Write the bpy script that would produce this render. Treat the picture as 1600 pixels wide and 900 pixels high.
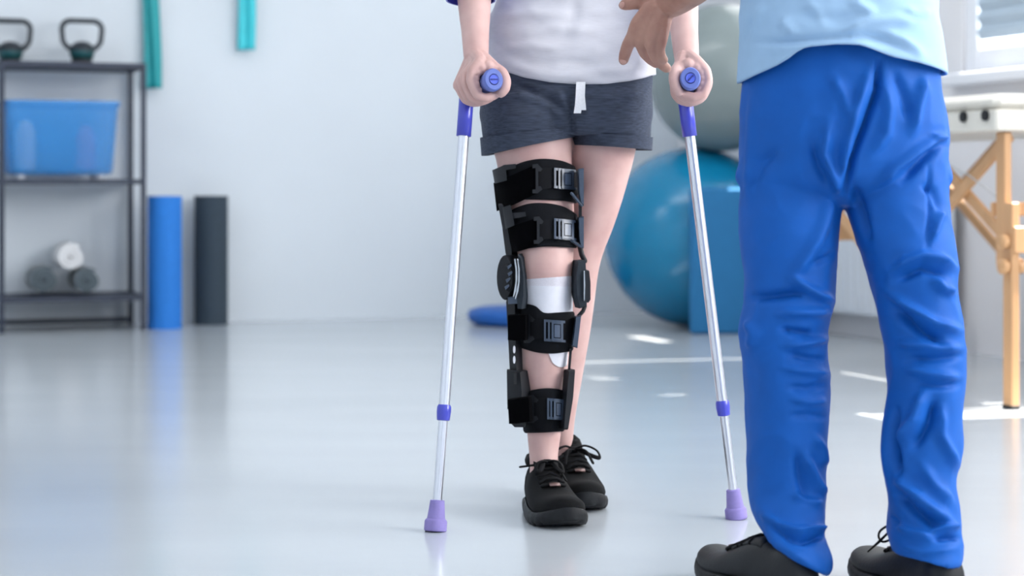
import bpy, bmesh, math, random
import numpy as np
from mathutils import Vector, Matrix, noise

# ------------------------------------------------------------------ scene reset
for o in list(bpy.data.objects):
    bpy.data.objects.remove(o)
scene = bpy.context.scene
COL = scene.collection
random.seed(7)
PI = math.pi

# ------------------------------------------------------------------ camera
F = 3000.0          # focal length in pixels of the 1600 px wide frame
HOR = 294.0         # horizon row
CAMZ = 0.62         # lens height
cam = bpy.data.cameras.new('camera')
cam_o = bpy.data.objects.new('camera', cam)
COL.objects.link(cam_o)
cam.sensor_width = 36.0
cam.lens = F / 1600.0 * 36.0
cam.shift_y = -(450.0 - HOR) / 1600.0
cam_o.location = (0, 0, CAMZ)
cam_o.rotation_euler = (PI / 2, 0, 0)
cam.clip_start = 0.05
cam.clip_end = 200
cam.dof.use_dof = True
cam.dof.focus_distance = 3.36
cam.dof.aperture_fstop = 3.6
scene.camera = cam_o

# ------------------------------------------------------------------ world and light
def srgb(r, g, b):
    def f(c):
        c /= 255.0
        return c / 12.92 if c <= 0.04045 else ((c + 0.055) / 1.055) ** 2.4
    return (f(r), f(g), f(b), 1.0)

w = bpy.data.worlds.new('sky')
scene.world = w
w.use_nodes = True
bg = w.node_tree.nodes['Background']
bg.inputs[0].default_value = (0.86, 0.93, 1.0, 1)
bg.inputs[1].default_value = 5.0

# room frame: yawed against the lens; u along the back wall (0 at the corner), v along the right wall
YAW = math.radians(20)
CORNER = Vector((0.843, 9.70, 0))
EX = Vector((math.cos(YAW), math.sin(YAW), 0))
EY = Vector((-math.sin(YAW), math.cos(YAW), 0))
def RM(u, v, z=0.0):
    return CORNER + EX * u + EY * v + Vector((0, 0, z))

sun = bpy.data.lights.new('sun', 'SUN')
sun.energy = 30.0
sun.angle = math.radians(0.7)
sun.color = (1.0, 0.93, 0.82)
sun_o = bpy.data.objects.new('sun', sun)
COL.objects.link(sun_o)
sun_dir = (-EX * 1.0 + EY * 0.10 + Vector((0, 0, -1.35))).normalized()
sun_o.rotation_euler = sun_dir.to_track_quat('-Z', 'Y').to_euler()
sun_o.location = (3, 5, 4)

def area(name, loc, direction, sx, sy, power, color):
    l = bpy.data.lights.new(name, 'AREA')
    l.shape = 'RECTANGLE'
    l.size = sx
    l.size_y = sy
    l.energy = power
    l.color = color
    o = bpy.data.objects.new(name, l)
    COL.objects.link(o)
    o.location = loc
    o.rotation_euler = Vector(direction).to_track_quat('-Z', 'Z').to_euler()
    return o
WIN_POWER = (13, 28, 8, 40, 130, 100)
# daylight of the window openings in the right wall
# (near edge, far edge along the wall, height where the lowered blind ends above the sill)
WINDOWS = [(-0.75, -1.95, 0.10), (-2.55, -3.85, 0.03), (-4.12, -4.58, 0.80), (-4.95, -6.45, 0.03), (-6.85, -8.35, 0.03), (-8.75, -10.25, 0.03)]
for i, (v0, v1, gap) in enumerate(WINDOWS):
    area('window_daylight', RM(-0.02, (v0 + v1) / 2, 1.85), -EX, abs(v1 - v0) - 0.1, 1.35, WIN_POWER[i], (1.0, 0.99, 0.97))
# unseen fill lights added under the ceiling to brighten the room (long panels)
for (u, v, pw) in [(-2.0, -2.6, 21), (-4.8, -2.6, 22), (-2.0, -6.4, 5), (-4.8, -6.4, 8), (-3.4, -9.6, 1)]:
    area('ceiling_fill', RM(u, v, 2.93), (0, 0, -1), 1.6, 0.7, pw, (0.95, 0.98, 1.0))

vs = scene.view_settings
vs.view_transform = 'Standard'
vs.look = 'None'
vs.gamma = 1.0
vs.use_curve_mapping = False
vs.exposure = -0.13

# ------------------------------------------------------------------ materials
def mat(name, col, rough=0.6, metal=0.0, noise_amt=0.0, noise_scale=40.0, bump=0.0, bump_scale=300.0,
        spec=0.5, sheen=0.0, trans=0.0, sss=0.0, coat=0.0, stretch=None, alpha=1.0, tint=None):
    m = bpy.data.materials.new(name)
    m.use_nodes = True
    nt = m.node_tree
    b = nt.nodes['Principled BSDF']
    c = srgb(*col)
    b.inputs['Base Color'].default_value = c
    b.inputs['Roughness'].default_value = rough
    b.inputs['Metallic'].default_value = metal
    b.inputs['Specular IOR Level'].default_value = spec
    b.inputs['Sheen Weight'].default_value = sheen
    b.inputs['Transmission Weight'].default_value = trans
    b.inputs['Coat Weight'].default_value = coat
    b.inputs['Alpha'].default_value = alpha
    if sss:
        b.inputs['Subsurface Weight'].default_value = sss
        b.inputs['Subsurface Radius'].default_value = (0.012, 0.005, 0.003)
        b.inputs['Subsurface Scale'].default_value = 1.0
    tc = nt.nodes.new('ShaderNodeTexCoord')
    mp = nt.nodes.new('ShaderNodeMapping')
    nt.links.new(tc.outputs['Object'], mp.inputs['Vector'])
    if stretch:
        mp.inputs['Scale'].default_value = stretch
    if noise_amt:
        n = nt.nodes.new('ShaderNodeTexNoise')
        n.inputs['Scale'].default_value = noise_scale
        n.inputs['Detail'].default_value = 4
        nt.links.new(mp.outputs[0], n.inputs['Vector'])
        r = nt.nodes.new('ShaderNodeValToRGB')
        k = noise_amt
        tc_ = srgb(*tint) if tint else c
        r.color_ramp.elements[0].position = 0.3
        r.color_ramp.elements[1].position = 0.7
        r.color_ramp.elements[0].color = [max(0, x * (1 - k)) for x in tc_[:3]] + [1]
        r.color_ramp.elements[1].color = [min(1, x * (1 + k)) for x in c[:3]] + [1]
        nt.links.new(n.outputs['Fac'], r.inputs[0])
        nt.links.new(r.outputs[0], b.inputs['Base Color'])
    if bump:
        n2 = nt.nodes.new('ShaderNodeTexNoise')
        n2.inputs['Scale'].default_value = bump_scale
        n2.inputs['Detail'].default_value = 3
        nt.links.new(mp.outputs[0], n2.inputs['Vector'])
        bp = nt.nodes.new('ShaderNodeBump')
        bp.inputs['Strength'].default_value = bump
        bp.inputs['Distance'].default_value = 0.002
        nt.links.new(n2.outputs['Fac'], bp.inputs['Height'])
        nt.links.new(bp.outputs[0], b.inputs['Normal'])
    return m

M = {}
M['wall'] = mat('painted_wall', (221, 228, 235), 0.75, noise_amt=0.02, noise_scale=2.0, bump=0.05, bump_scale=120)
M['wall_right'] = mat('painted_side_wall', (229, 228, 231), 0.75, noise_amt=0.02, noise_scale=2.0)
M['ceiling'] = mat('ceiling_paint', (240, 242, 245), 0.8, noise_amt=0.01, noise_scale=3)
M['floor'] = mat('glossy_floor', (189, 195, 201), 0.17, noise_amt=0.03, noise_scale=2.0, stretch=(0.6, 2.0, 1.0),
                 spec=0.6)
M['frame_white'] = mat('white_frame', (232, 234, 240), 0.4, noise_amt=0.01)
M['blind'] = mat('blind_fabric', (176, 192, 206), 0.8, noise_amt=0.05, noise_scale=60, stretch=(1, 1, 6))
M['glass'] = mat('window_glass', (235, 245, 250), 0.05)
_nt = M['glass'].node_tree
_mx = _nt.nodes.new('ShaderNodeMixShader')
_tr = _nt.nodes.new('ShaderNodeBsdfTransparent')
_mx.inputs[0].default_value = 0.06
_nt.links.new(_tr.outputs[0], _mx.inputs[1])
_nt.links.new(_nt.nodes['Principled BSDF'].outputs[0], _mx.inputs[2])
_nt.links.new(_mx.outputs[0], _nt.nodes['Material Output'].inputs['Surface'])
M['skin'] = mat('fair_skin', (209, 174, 168), 0.5, noise_amt=0.04, noise_scale=18, bump=0.06, bump_scale=500, sss=0.05, tint=(201, 160, 154))
M['skin_tan'] = mat('tan_skin', (176, 134, 118), 0.5, noise_amt=0.07, noise_scale=25, bump=0.12, bump_scale=350, sss=0.1, tint=(160, 112, 98))
M['nail'] = mat('finger_nail', (226, 186, 178), 0.3, noise_amt=0.02)
M['nail_tan'] = mat('finger_nail_tan', (196, 150, 138), 0.3, noise_amt=0.02)
M['tee'] = mat('white_jersey', (205, 204, 212), 0.9, noise_amt=0.03, noise_scale=60, stretch=(1, 1, 8), bump=0.25, bump_scale=260)
M['shorts'] = mat('charcoal_jersey', (63, 70, 86), 0.92, noise_amt=0.3, noise_scale=110, stretch=(0.35, 1, 3.5), bump=0.3, bump_scale=500, spec=0.3)
M['cord'] = mat('white_cord', (236, 236, 240), 0.9, noise_amt=0.05, noise_scale=300, bump=0.4, bump_scale=600)
M['scrub_blue'] = mat('blue_scrub_cotton', (2, 84, 170), 0.66, noise_amt=0.05, noise_scale=30, bump=0.18, bump_scale=900, spec=0.28)
M['scrub_light'] = mat('light_blue_scrub_cotton', (154, 186, 218), 0.85, noise_amt=0.03, noise_scale=30, bump=0.18, bump_scale=900, spec=0.3)
M['shoe'] = mat('black_knit', (5, 6, 9), 0.85, noise_amt=0.25, noise_scale=200, bump=0.5, bump_scale=700, spec=0.25)
M['shoe_sole'] = mat('black_rubber_sole', (11, 14, 19), 0.55, noise_amt=0.2, noise_scale=80, bump=0.2, bump_scale=200, spec=0.35)
M['shoe_grey'] = mat('dark_grey_leather', (13, 16, 22), 0.5, noise_amt=0.2, noise_scale=40, bump=0.2, bump_scale=200, spec=0.4)
M['lace'] = mat('black_lace', (5, 5, 9), 0.8, noise_amt=0.2, noise_scale=300, spec=0.25)
M['tag'] = mat('copper_tag', (120, 96, 92), 0.35, metal=0.4, noise_amt=0.05)
M['foam_black'] = mat('black_neoprene', (5, 7, 14), 0.9, noise_amt=0.15, noise_scale=300, bump=0.3, bump_scale=900, spec=0.25)
M['velcro'] = mat('black_velcro', (2, 2, 4), 0.98, noise_amt=0.3, noise_scale=600, bump=0.4, bump_scale=1200, spec=0.06)
M['web'] = mat('black_webbing', (7, 8, 14), 0.85, noise_amt=0.2, noise_scale=500, bump=0.4, bump_scale=900, spec=0.25)
M['plastic_dark'] = mat('dark_grey_plastic', (17, 20, 27), 0.55, noise_amt=0.1, noise_scale=50, spec=0.4)
M['plastic_mid'] = mat('slate_plastic', (62, 74, 92), 0.32, noise_amt=0.05, noise_scale=50)
M['plate'] = mat('grey_buckle_plate', (78, 90, 110), 0.3, noise_amt=0.08, noise_scale=90)
M['hinge_metal'] = mat('hinge_steel', (190, 195, 202), 0.25, metal=0.9, noise_amt=0.05)
M['pad_grey'] = mat('grey_hinge_pad', (40, 47, 55), 0.8, noise_amt=0.1, noise_scale=100, bump=0.2, spec=0.3)
M['bandage'] = mat('white_bandage', (228, 228, 236), 0.85, noise_amt=0.02, noise_scale=90, bump=0.2, bump_scale=900)
M['gauze'] = mat('gauze_edge', (226, 222, 230), 0.9, noise_amt=0.06, noise_scale=500, bump=0.6, bump_scale=900)
M['alu'] = mat('brushed_aluminium', (222, 224, 232), 0.28, metal=0.9, noise_amt=0.03, noise_scale=60, stretch=(8, 8, 0.5))
M['crutch_blue'] = mat('violet_blue_plastic', (66, 72, 190), 0.3, noise_amt=0.04, noise_scale=30, coat=0.3)
M['grip_blue'] = mat('soft_blue_grip', (100, 118, 190), 0.55, noise_amt=0.05, noise_scale=60)
M['cap_blue'] = mat('blue_grip_plug', (92, 112, 220), 0.4, noise_amt=0.03)
M['slot'] = mat('plug_groove', (38, 48, 130), 0.6, noise_amt=0.02)
M['ferrule'] = mat('lilac_rubber', (140, 128, 190), 0.75, noise_amt=0.08, noise_scale=60, bump=0.1)
M['shelf'] = mat('dark_navy_steel', (42, 50, 68), 0.5, noise_amt=0.06, noise_scale=20)
M['kettle_black'] = mat('black_cast_iron', (26, 36, 46), 0.45, noise_amt=0.15, noise_scale=60, bump=0.15)
M['kettle_teal'] = mat('teal_vinyl', (18, 78, 84), 0.45, noise_amt=0.1, noise_scale=60)
M['bin'] = mat('translucent_blue_plastic', (64, 160, 236), 0.35, alpha=0.42, noise_amt=0.04, noise_scale=10)
M['bin_item_blue'] = mat('blue_item', (40, 100, 190), 0.6, noise_amt=0.05)
M['bin_item_white'] = mat('white_item', (225, 230, 238), 0.6, noise_amt=0.03)
M['bin_item_pink'] = mat('pink_item', (196, 150, 190), 0.6, noise_amt=0.03)
M['towel_grey'] = mat('grey_terry', (92, 104, 112), 0.98, noise_amt=0.2, noise_scale=90, bump=0.9, bump_scale=350, sheen=0.3)
M['towel_white'] = mat('white_terry', (240, 240, 242), 0.98, noise_amt=0.04, noise_scale=90, bump=0.9, bump_scale=350, sheen=0.3)
M['mat_blue'] = mat('blue_mat_foam', (36, 124, 214), 0.75, noise_amt=0.05, noise_scale=60, bump=0.2)
M['mat_dark'] = mat('charcoal_mat_foam', (52, 66, 78), 0.8, noise_amt=0.08, noise_scale=60, bump=0.2)
M['band_teal'] = mat('teal_latex', (26, 158, 164), 0.5, noise_amt=0.05, noise_scale=15)
M['band_cyan'] = mat('cyan_latex', (62, 206, 218), 0.5, noise_amt=0.05, noise_scale=15)
M['ball_blue'] = mat('blue_vinyl', (8, 124, 168), 0.22, noise_amt=0.03, noise_scale=8, spec=0.5)
M['ball_grey'] = mat('silver_grey_vinyl', (128, 140, 141), 0.25, noise_amt=0.03, noise_scale=8, spec=0.5)
M['block_blue'] = mat('blue_foam_block', (34, 112, 164), 0.8, noise_amt=0.04, noise_scale=20, bump=0.1)
M['cushion_blue'] = mat('deep_blue_rubber', (16, 92, 176), 0.5, noise_amt=0.04, noise_scale=20)
M['cream'] = mat('cream_vinyl', (226, 222, 212), 0.45, noise_amt=0.02, noise_scale=20)
M['wood'] = mat('beech_wood', (206, 160, 116), 0.45, noise_amt=0.12, noise_scale=12, stretch=(1, 1, 0.12))
M['black'] = mat('black_rubber', (20, 22, 26), 0.7, noise_amt=0.1)
M['cable'] = mat('steel_cable', (200, 200, 200), 0.3, metal=0.8, noise_amt=0.02)
M['radiator'] = mat('radiator_enamel', (222, 226, 232), 0.35, noise_amt=0.01)
M['hair'] = mat('brown_hair', (72, 50, 36), 0.6, noise_amt=0.3, noise_scale=60, stretch=(6, 6, 0.4))
M['hair_dark'] = mat('dark_hair', (32, 26, 24), 0.6, noise_amt=0.3, noise_scale=60, stretch=(6, 6, 0.4))
M['eye'] = mat('eye', (40, 34, 30), 0.2, noise_amt=0.02)
M['lip'] = mat('lip', (190, 120, 116), 0.5, noise_amt=0.03)

# ------------------------------------------------------------------ helpers
def P(px, py, d):
    return Vector(((px - 800.0) / F * d, d, CAMZ - (py - HOR) / F * d))

def root_loc(o):
    v = Vector((0, 0, 0))
    while o is not None:
        v = v + o.location
        o = o.parent
    return v

def thing(name, label, cat, loc, group=None):
    o = bpy.data.objects.new(name, None)
    COL.objects.link(o)
    o.empty_display_size = 0.1
    o.location = loc
    o['label'] = label
    o['category'] = cat
    if group:
        o['group'] = group
    return o

def tag(o, label, cat, group=None):
    o['label'] = label
    o['category'] = cat
    if group:
        o['group'] = group
    return o

class MB:
    """collects verts and faces in world space"""
    def __init__(self):
        self.v = []
        self.f = []
    def add(self, vs, fs):
        n = len(self.v)
        self.v.extend([Vector(p) for p in vs])
        self.f.extend([tuple(i + n for i in q) for q in fs])
        return self
    def loft(self, rings, caps=True, closed=False):
        n = len(rings[0])
        vs = [p for r in rings for p in r]
        fs = []
        m = len(rings)
        for i in range(m if closed else m - 1):
            a = i * n
            b = ((i + 1) % m) * n
            for j in range(n):
                k = (j + 1) % n
                fs.append((a + j, a + k, b + k, b + j))
        if caps and not closed:
            fs.append(tuple(reversed(range(n))))
            fs.append(tuple((m - 1) * n + j for j in range(n)))
        return self.add(vs, fs)
    def tube(self, pts, radii, n=10, caps=True, flat=1.0, up=None, round_ends=True):
        pts = [Vector(p) for p in pts]
        if not isinstance(radii, (list, tuple)):
            radii = [radii] * len(pts)
        radii = list(radii)
        # remove coincident points
        tang = []
        for i in range(len(pts)):
            a = pts[max(0, i - 1)]
            b = pts[min(len(pts) - 1, i + 1)]
            tang.append((b - a).normalized())
        t0 = tang[0]
        ref = Vector(up) if up else (Vector((0, 0, 1)) if abs(t0.z) < 0.9 else Vector((1, 0, 0)))
        nrm = (ref - t0 * ref.dot(t0)).normalized()
        rings = []
        def ring(c, t, nn, r):
            bb = t.cross(nn)
            return [c + nn * (math.cos(2 * PI * j / n) * r * flat) + bb * (math.sin(2 * PI * j / n) * r) for j in range(n)]
        for i, p in enumerate(pts):
            t = tang[i]
            nrm = (nrm - t * nrm.dot(t)).normalized()
            if i == 0 and round_ends:
                for k in (0.15, 0.6):
                    r = radii[0]
                    rings.append(ring(p - t * r * math.sqrt(max(0, 1 - k * k)) * 0.9, t, nrm, r * k))
            rings.append(ring(p, t, nrm, radii[i]))
            if i == len(pts) - 1 and round_ends:
                for k in (0.6, 0.15):
                    r = radii[-1]
                    rings.append(ring(p + t * r * math.sqrt(max(0, 1 - k * k)) * 0.9, t, nrm, r * k))
        return self.loft(rings, caps)
    def box(self, c, sx, sy, sz, ax=None, ay=None, az=None, bev=0.0):
        c = Vector(c)
        ax = Vector(ax) if ax else Vector((1, 0, 0))
        ay = Vector(ay) if ay else Vector((0, 1, 0))
        az = Vector(az) if az else ax.cross(ay)
        hx, hy, hz = sx / 2, sy / 2, sz / 2
        b = min(bev, hx * .9, hy * .9, hz * .9)
        if b <= 0:
            vs = [c + ax * (x * hx) + ay * (y * hy) + az * (z * hz) for z in (-1, 1) for (x, y) in ((-1, -1), (1, -1), (1, 1), (-1, 1))]
            return self.add(vs, [(3, 2, 1, 0), (4, 5, 6, 7), (0, 1, 5, 4), (1, 2, 6, 5), (2, 3, 7, 6), (3, 0, 4, 7)])
        def outline(ix, z):
            x, y = hx - ix, hy - ix
            k = b
            return [c + ax * px + ay * py + az * z for px, py in
                    ((x - k, -y), (x, -y + k), (x, y - k), (x - k, y), (-x + k, y), (-x, y - k), (-x, -y + k), (-x + k, -y))]
        return self.loft([outline(b, -hz), outline(0, -hz + b), outline(0, hz - b), outline(b, hz)])
    def lathe(self, prof, base, axis=(0, 0, 1), n=32, squash=1.0):
        axis = Vector(axis).normalized()
        ref = Vector((0, 1, 0)) if abs(axis.y) < 0.9 else Vector((1, 0, 0))
        a = (ref - axis * ref.dot(axis)).normalized()
        b = axis.cross(a)
        rings = []
        for r, h in prof:
            rings.append([Vector(base) + axis * h + a * (math.cos(2 * PI * j / n) * r) + b * (math.sin(2 * PI * j / n) * r * squash) for j in range(n)])
        return self.loft(rings)
    def build(self, name, material, parent=None, smooth=True, auto=None, loc=None):
        if parent is not None:
            off = root_loc(parent)
        else:
            if loc is None:
                a = np.array([tuple(p) for p in self.v])
                mn, mx = a.min(0), a.max(0)
                loc = Vector(((mn[0] + mx[0]) / 2, (mn[1] + mx[1]) / 2, mn[2]))
            off = Vector(loc)
        me = bpy.data.meshes.new(name)
        me.from_pydata([tuple(p - off) for p in self.v], [], self.f)
        me.update()
        bm = bmesh.new()
        bm.from_mesh(me)
        bmesh.ops.recalc_face_normals(bm, faces=bm.faces)
        bm.to_mesh(me)
        bm.free()
        me.materials.append(material)
        if smooth:
            me.polygons.foreach_set('use_smooth', [True] * len(me.polygons))
            if auto is not None:
                me.set_sharp_from_angle(angle=math.radians(auto))
        o = bpy.data.objects.new(name, me)
        COL.objects.link(o)
        if parent is not None:
            o.parent = parent
        else:
            o.location = off
        return o

def struct(o):
    o['kind'] = 'structure'
    return o

def interp(x, pts):
    """piecewise linear through pts [(x, y), ...]"""
    if x <= pts[0][0]:
        return pts[0][1]
    for (x0, y0), (x1, y1) in zip(pts, pts[1:]):
        if x <= x1:
            return y0 + (y1 - y0) * (x - x0) / (x1 - x0)
    return pts[-1][1]

def smooth_table(rows, step):
    """Catmull-Rom resample of rows keyed by row[0]"""
    rows = [tuple(float(c) for c in r) for r in rows]
    out = []
    n = len(rows)
    for i in range(n - 1):
        p0 = rows[max(0, i - 1)]; p1 = rows[i]; p2 = rows[i + 1]; p3 = rows[min(n - 1, i + 2)]
        k = max(1, int(abs(p2[0] - p1[0]) / step))
        for s in range(k):
            t = s / k
            r = []
            for c in range(len(p1)):
                m1 = (p2[c] - p0[c]) / ((p2[0] - p0[0]) or 1) * (p2[0] - p1[0])
                m2 = (p3[c] - p1[c]) / ((p3[0] - p1[0]) or 1) * (p2[0] - p1[0])
                t2, t3 = t * t, t * t * t
                r.append((2 * t3 - 3 * t2 + 1) * p1[c] + (t3 - 2 * t2 + t) * m1 + (-2 * t3 + 3 * t2) * p2[c] + (t3 - t2) * m2)
            out.append(tuple(r))
    out.append(rows[-1])
    return out

def px_ring(y, xl, xr, d, ry, tilt=0.0, n=40, grow=0.0, sup=1.0):
    """horizontal cross-section whose outline spans columns xl..xr at row y and depth d"""
    c = P((xl + xr) / 2, y, d)
    rx = (xr - xl) / 2 / F * d + grow
    ry = ry + grow
    out = []
    for j in range(n):
        a = 2 * PI * j / n
        ca, sa = math.cos(a), math.sin(a)
        if sup != 1.0:
            ca = math.copysign(abs(ca) ** sup, ca)
            sa = math.copysign(abs(sa) ** sup, sa)
        out.append(c + Vector((rx * ca, ry * sa, -tilt / 2 / F * d * ca)))
    return out

def px_loft(mb, rows, step=12, n=40, grow=0.0, sup=1.0):
    rows = [tuple(r) + (0.0,) * (6 - len(r)) for r in rows]
    mb.loft([px_ring(*r, n=n, grow=grow, sup=sup) for r in smooth_table(rows, step)])

def remeshed(mb, voxel, smooth_iter, factor=0.5):
    """fuses the overlapping closed shapes of mb into one continuous surface; returns numpy verts, faces"""
    me = bpy.data.meshes.new('tmp')
    me.from_pydata([tuple(p) for p in mb.v], [], mb.f)
    bm = bmesh.new(); bm.from_mesh(me)
    bmesh.ops.recalc_face_normals(bm, faces=bm.faces)
    bm.to_mesh(me); bm.free()
    o = bpy.data.objects.new('tmp', me)
    COL.objects.link(o)
    r = o.modifiers.new('r', 'REMESH')
    r.mode = 'VOXEL'
    r.voxel_size = voxel
    if smooth_iter:
        s = o.modifiers.new('s', 'SMOOTH')
        s.factor = factor
        s.iterations = smooth_iter
    dg = bpy.context.evaluated_depsgraph_get()
    m2 = bpy.data.meshes.new_from_object(o.evaluated_get(dg))
    bpy.data.objects.remove(o)
    bpy.data.meshes.remove(me)
    return m2

def np_verts(me):
    a = np.empty(len(me.vertices) * 3)
    me.vertices.foreach_get('co', a)
    return a.reshape(-1, 3)

def np_normals(me):
    a = np.empty(len(me.vertices) * 3)
    me.vertex_normals.foreach_get('vector', a)
    return a.reshape(-1, 3)

def finish(me, name, material, parent):
    off = root_loc(parent)
    a = np_verts(me) - np.array(off)
    me.vertices.foreach_set('co', a.ravel())
    me.name = name
    me.materials.clear()
    me.materials.append(material)
    me.polygons.foreach_set('use_smooth', [True] * len(me.polygons))
    me.update()
    o = bpy.data.objects.new(name, me)
    COL.objects.link(o)
    o.parent = parent
    return o

def fold_displace(me, folds, noise_amp=0.0, noise_scale=(8, 8, 8), seed=0.0, facing=True, mask=None):
    """pushes cloth in and out along fold lines; a fold is (polyline in columns/rows of the front view, width px, height m)"""
    V = np_verts(me)
    N = np_normals(me)
    d = V[:, 1]
    px = 800 + V[:, 0] / d * F
    py = HOR + (CAMZ - V[:, 2]) / d * F
    fac = np.clip(-N[:, 1] * 1.9 + 0.05, 0, 1) if facing else np.ones(len(V))
    disp = np.zeros(len(V))
    for poly, wd, amp in folds:
        best = np.full(len(V), 1e9)
        sgn = np.zeros(len(V))
        ends = np.ones(len(V))
        m = len(poly) - 1
        for i in range(m):
            x0, y0 = poly[i]; x1, y1 = poly[i + 1]
            dx, dy = x1 - x0, y1 - y0
            L = math.hypot(dx, dy)
            t = ((px - x0) * dx + (py - y0) * dy) / (L * L)
            tc = np.clip(t, 0, 1)
            ex = px - (x0 + tc * dx); ey = py - (y0 + tc * dy)
            ds = np.hypot(ex, ey)
            sg = ((px - x0) * dy - (py - y0) * dx) / L
            better = ds < best
            best = np.where(better, ds, best)
            sgn = np.where(better, sg, sgn)
            # fade towards the ends of the line
            gt = (i + tc) / m
            ends = np.where(better, np.clip(np.minimum(gt, 1 - gt) * 4 + 0.25, 0, 1), ends)
        g = np.exp(-(best / wd) ** 2)
        disp += amp * g * ends * fac
    if noise_amp:
        sx, sy, sz = noise_scale
        for i in range(len(V)):
            q = Vector((V[i, 0] * sx + seed, V[i, 1] * sy, V[i, 2] * sz))
            nz = noise.noise(q) + 0.5 * noise.noise(q * 2.3)
            disp[i] += noise_amp * (1 - abs(nz) * 2.2 if True else nz)
    if mask is not None:
        disp *= mask(px, py)
    V = V + N * disp[:, None]
    me.vertices.foreach_set('co', V.ravel())
    me.update()

# ------------------------------------------------------------------ the room
ROOM_U, ROOM_V, ROOM_H = -6.6, -11.2, 2.95
def quad_slab(name, corners, thick_vec, material):
    mb = MB()
    c = [Vector(p) for p in corners]
    t = Vector(thick_vec)
    mb.add(c + [p + t for p in c], [(0, 1, 2, 3), (7, 6, 5, 4), (0, 4, 5, 1), (1, 5, 6, 2), (2, 6, 7, 3), (3, 7, 4, 0)])
    return struct(mb.build(name, material, smooth=False))

quad_slab('floor', [RM(ROOM_U, 0.2), RM(0.2, 0.2), RM(0.2, ROOM_V), RM(ROOM_U, ROOM_V)], (0, 0, -0.1), M['floor'])
quad_slab('ceiling', [RM(ROOM_U, 0.2, ROOM_H), RM(0.2, 0.2, ROOM_H), RM(0.2, ROOM_V, ROOM_H), RM(ROOM_U, ROOM_V, ROOM_H)], (0, 0, 0.1), M['ceiling'])
quad_slab('wall_back', [RM(ROOM_U, 0), RM(0.2, 0), RM(0.2, 0, ROOM_H), RM(ROOM_U, 0, ROOM_H)], EY * 0.2, M['wall'])

quad_slab('wall_left', [RM(ROOM_U, 0.2), RM(ROOM_U, ROOM_V - 0.2), RM(ROOM_U, ROOM_V - 0.2, ROOM_H), RM(ROOM_U, 0.2, ROOM_H)], -EX * 0.2, M['wall'])
quad_slab('wall_front', [RM(ROOM_U, ROOM_V), RM(0.2, ROOM_V), RM(0.2, ROOM_V, ROOM_H), RM(ROOM_U, ROOM_V, ROOM_H)], -EY * 0.2, M['wall'])
# right wall with window openings
Z0, Z1 = 1.06, 2.6
mb = MB()
def wall_piece(v0, v1, z0, z1):
    mb.box(RM(0.1, (v0 + v1) / 2, (z0 + z1) / 2), 0.2, abs(v0 - v1), z1 - z0, EX, EY)
wall_piece(0, ROOM_V, 0, Z0)
wall_piece(0, ROOM_V, Z1, ROOM_H)
prev = 0.0
for (v0, v1, gap) in WINDOWS:
    wall_piece(prev, v0, Z0, Z1)
    prev = v1
wall_piece(prev, ROOM_V, Z0, Z1)
struct(mb.build('wall_right', M['wall_right'], smooth=False))

for i, (v0, v1, gap) in enumerate(WINDOWS):
    vm = (v0 + v1) / 2
    W = abs(v1 - v0)
    mb = MB()
    fw = 0.085 if W > 0.6 else 0.06
    bars = [(v0 - fw / 2, (Z0 + Z1) / 2, fw, Z1 - Z0), (v1 + fw / 2, (Z0 + Z1) / 2, fw, Z1 - Z0), (vm, Z0 + fw / 2, W - 2 * fw, fw), (vm, Z1 - fw / 2, W - 2 * fw, fw)]
    sashes = [(vm, W - 2 * fw)]
    if W > 0.6:
        bars.append((vm, (Z0 + Z1) / 2, 0.06, Z1 - Z0 - 2 * fw))
        sashes = [(vm + q * (W / 4 - 0.03), W / 2 - 0.13) for q in (-1, 1)]
    for (vv, zz, wy, wz) in bars:
        mb.box(RM(0.045, vv, zz), 0.07, wy, wz, EX, EY, bev=0.006)
    win = struct(mb.build('window_%d' % (i + 1), M['frame_white'], smooth=False))
    for (c0, sw_) in sashes:
        mb = MB()
        mb.box(RM(0.05, c0, (Z0 + Z1) / 2), 0.006, sw_, Z1 - Z0 - 0.19, EX, EY)
        mb.build('pane', M['glass'], win, smooth=False)
        # pleated blind: each pleat a slat of its own
        top, bot = Z1 - 0.03, Z0 + fw + gap
        n = max(6, int((top - bot) / 0.055))
        h = (top - bot) / n
        hw = sw_ / 2 - (0.012 if i == 1 else -0.02)
        for k in range(n):
            zc = bot + h * (k + 0.5)
            mb = MB()
            x0, x1 = 0.008, -0.006
            pts = []
            for vv in (c0 - hw, c0 + hw):
                pts += [RM(x0, vv, zc - h / 2), RM(x1, vv, zc), RM(x0, vv, zc + h / 2), RM(x0 - 0.0015, vv, zc + h / 2), RM(x1 - 0.0025, vv, zc), RM(x0 - 0.0015, vv, zc - h / 2)]
            fs = [tuple(range(6)), tuple(range(11, 5, -1))] + [(j, (j + 1) % 6, 6 + (j + 1) % 6, 6 + j) for j in range(6)]
            mb.add(pts, fs)
            mb.build('blind_slat', M['blind'], win, smooth=False)
    mb = MB()
    mb.box(RM(-0.01, vm, Z0 - 0.03), 0.12, W + 0.12, 0.05, EX, EY, bev=0.008)
    mb.build('window_sill', M['frame_white'], win, smooth=False)

# ------------------------------------------------------------------ shelf unit
def wall_d(px):
    s = (px - 800) / F
    # solve for the back wall along this column
    A = RM(0, 0); n = EY
    return A.dot(n) / (Vector((s, 1, 0)).dot(n))

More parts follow.
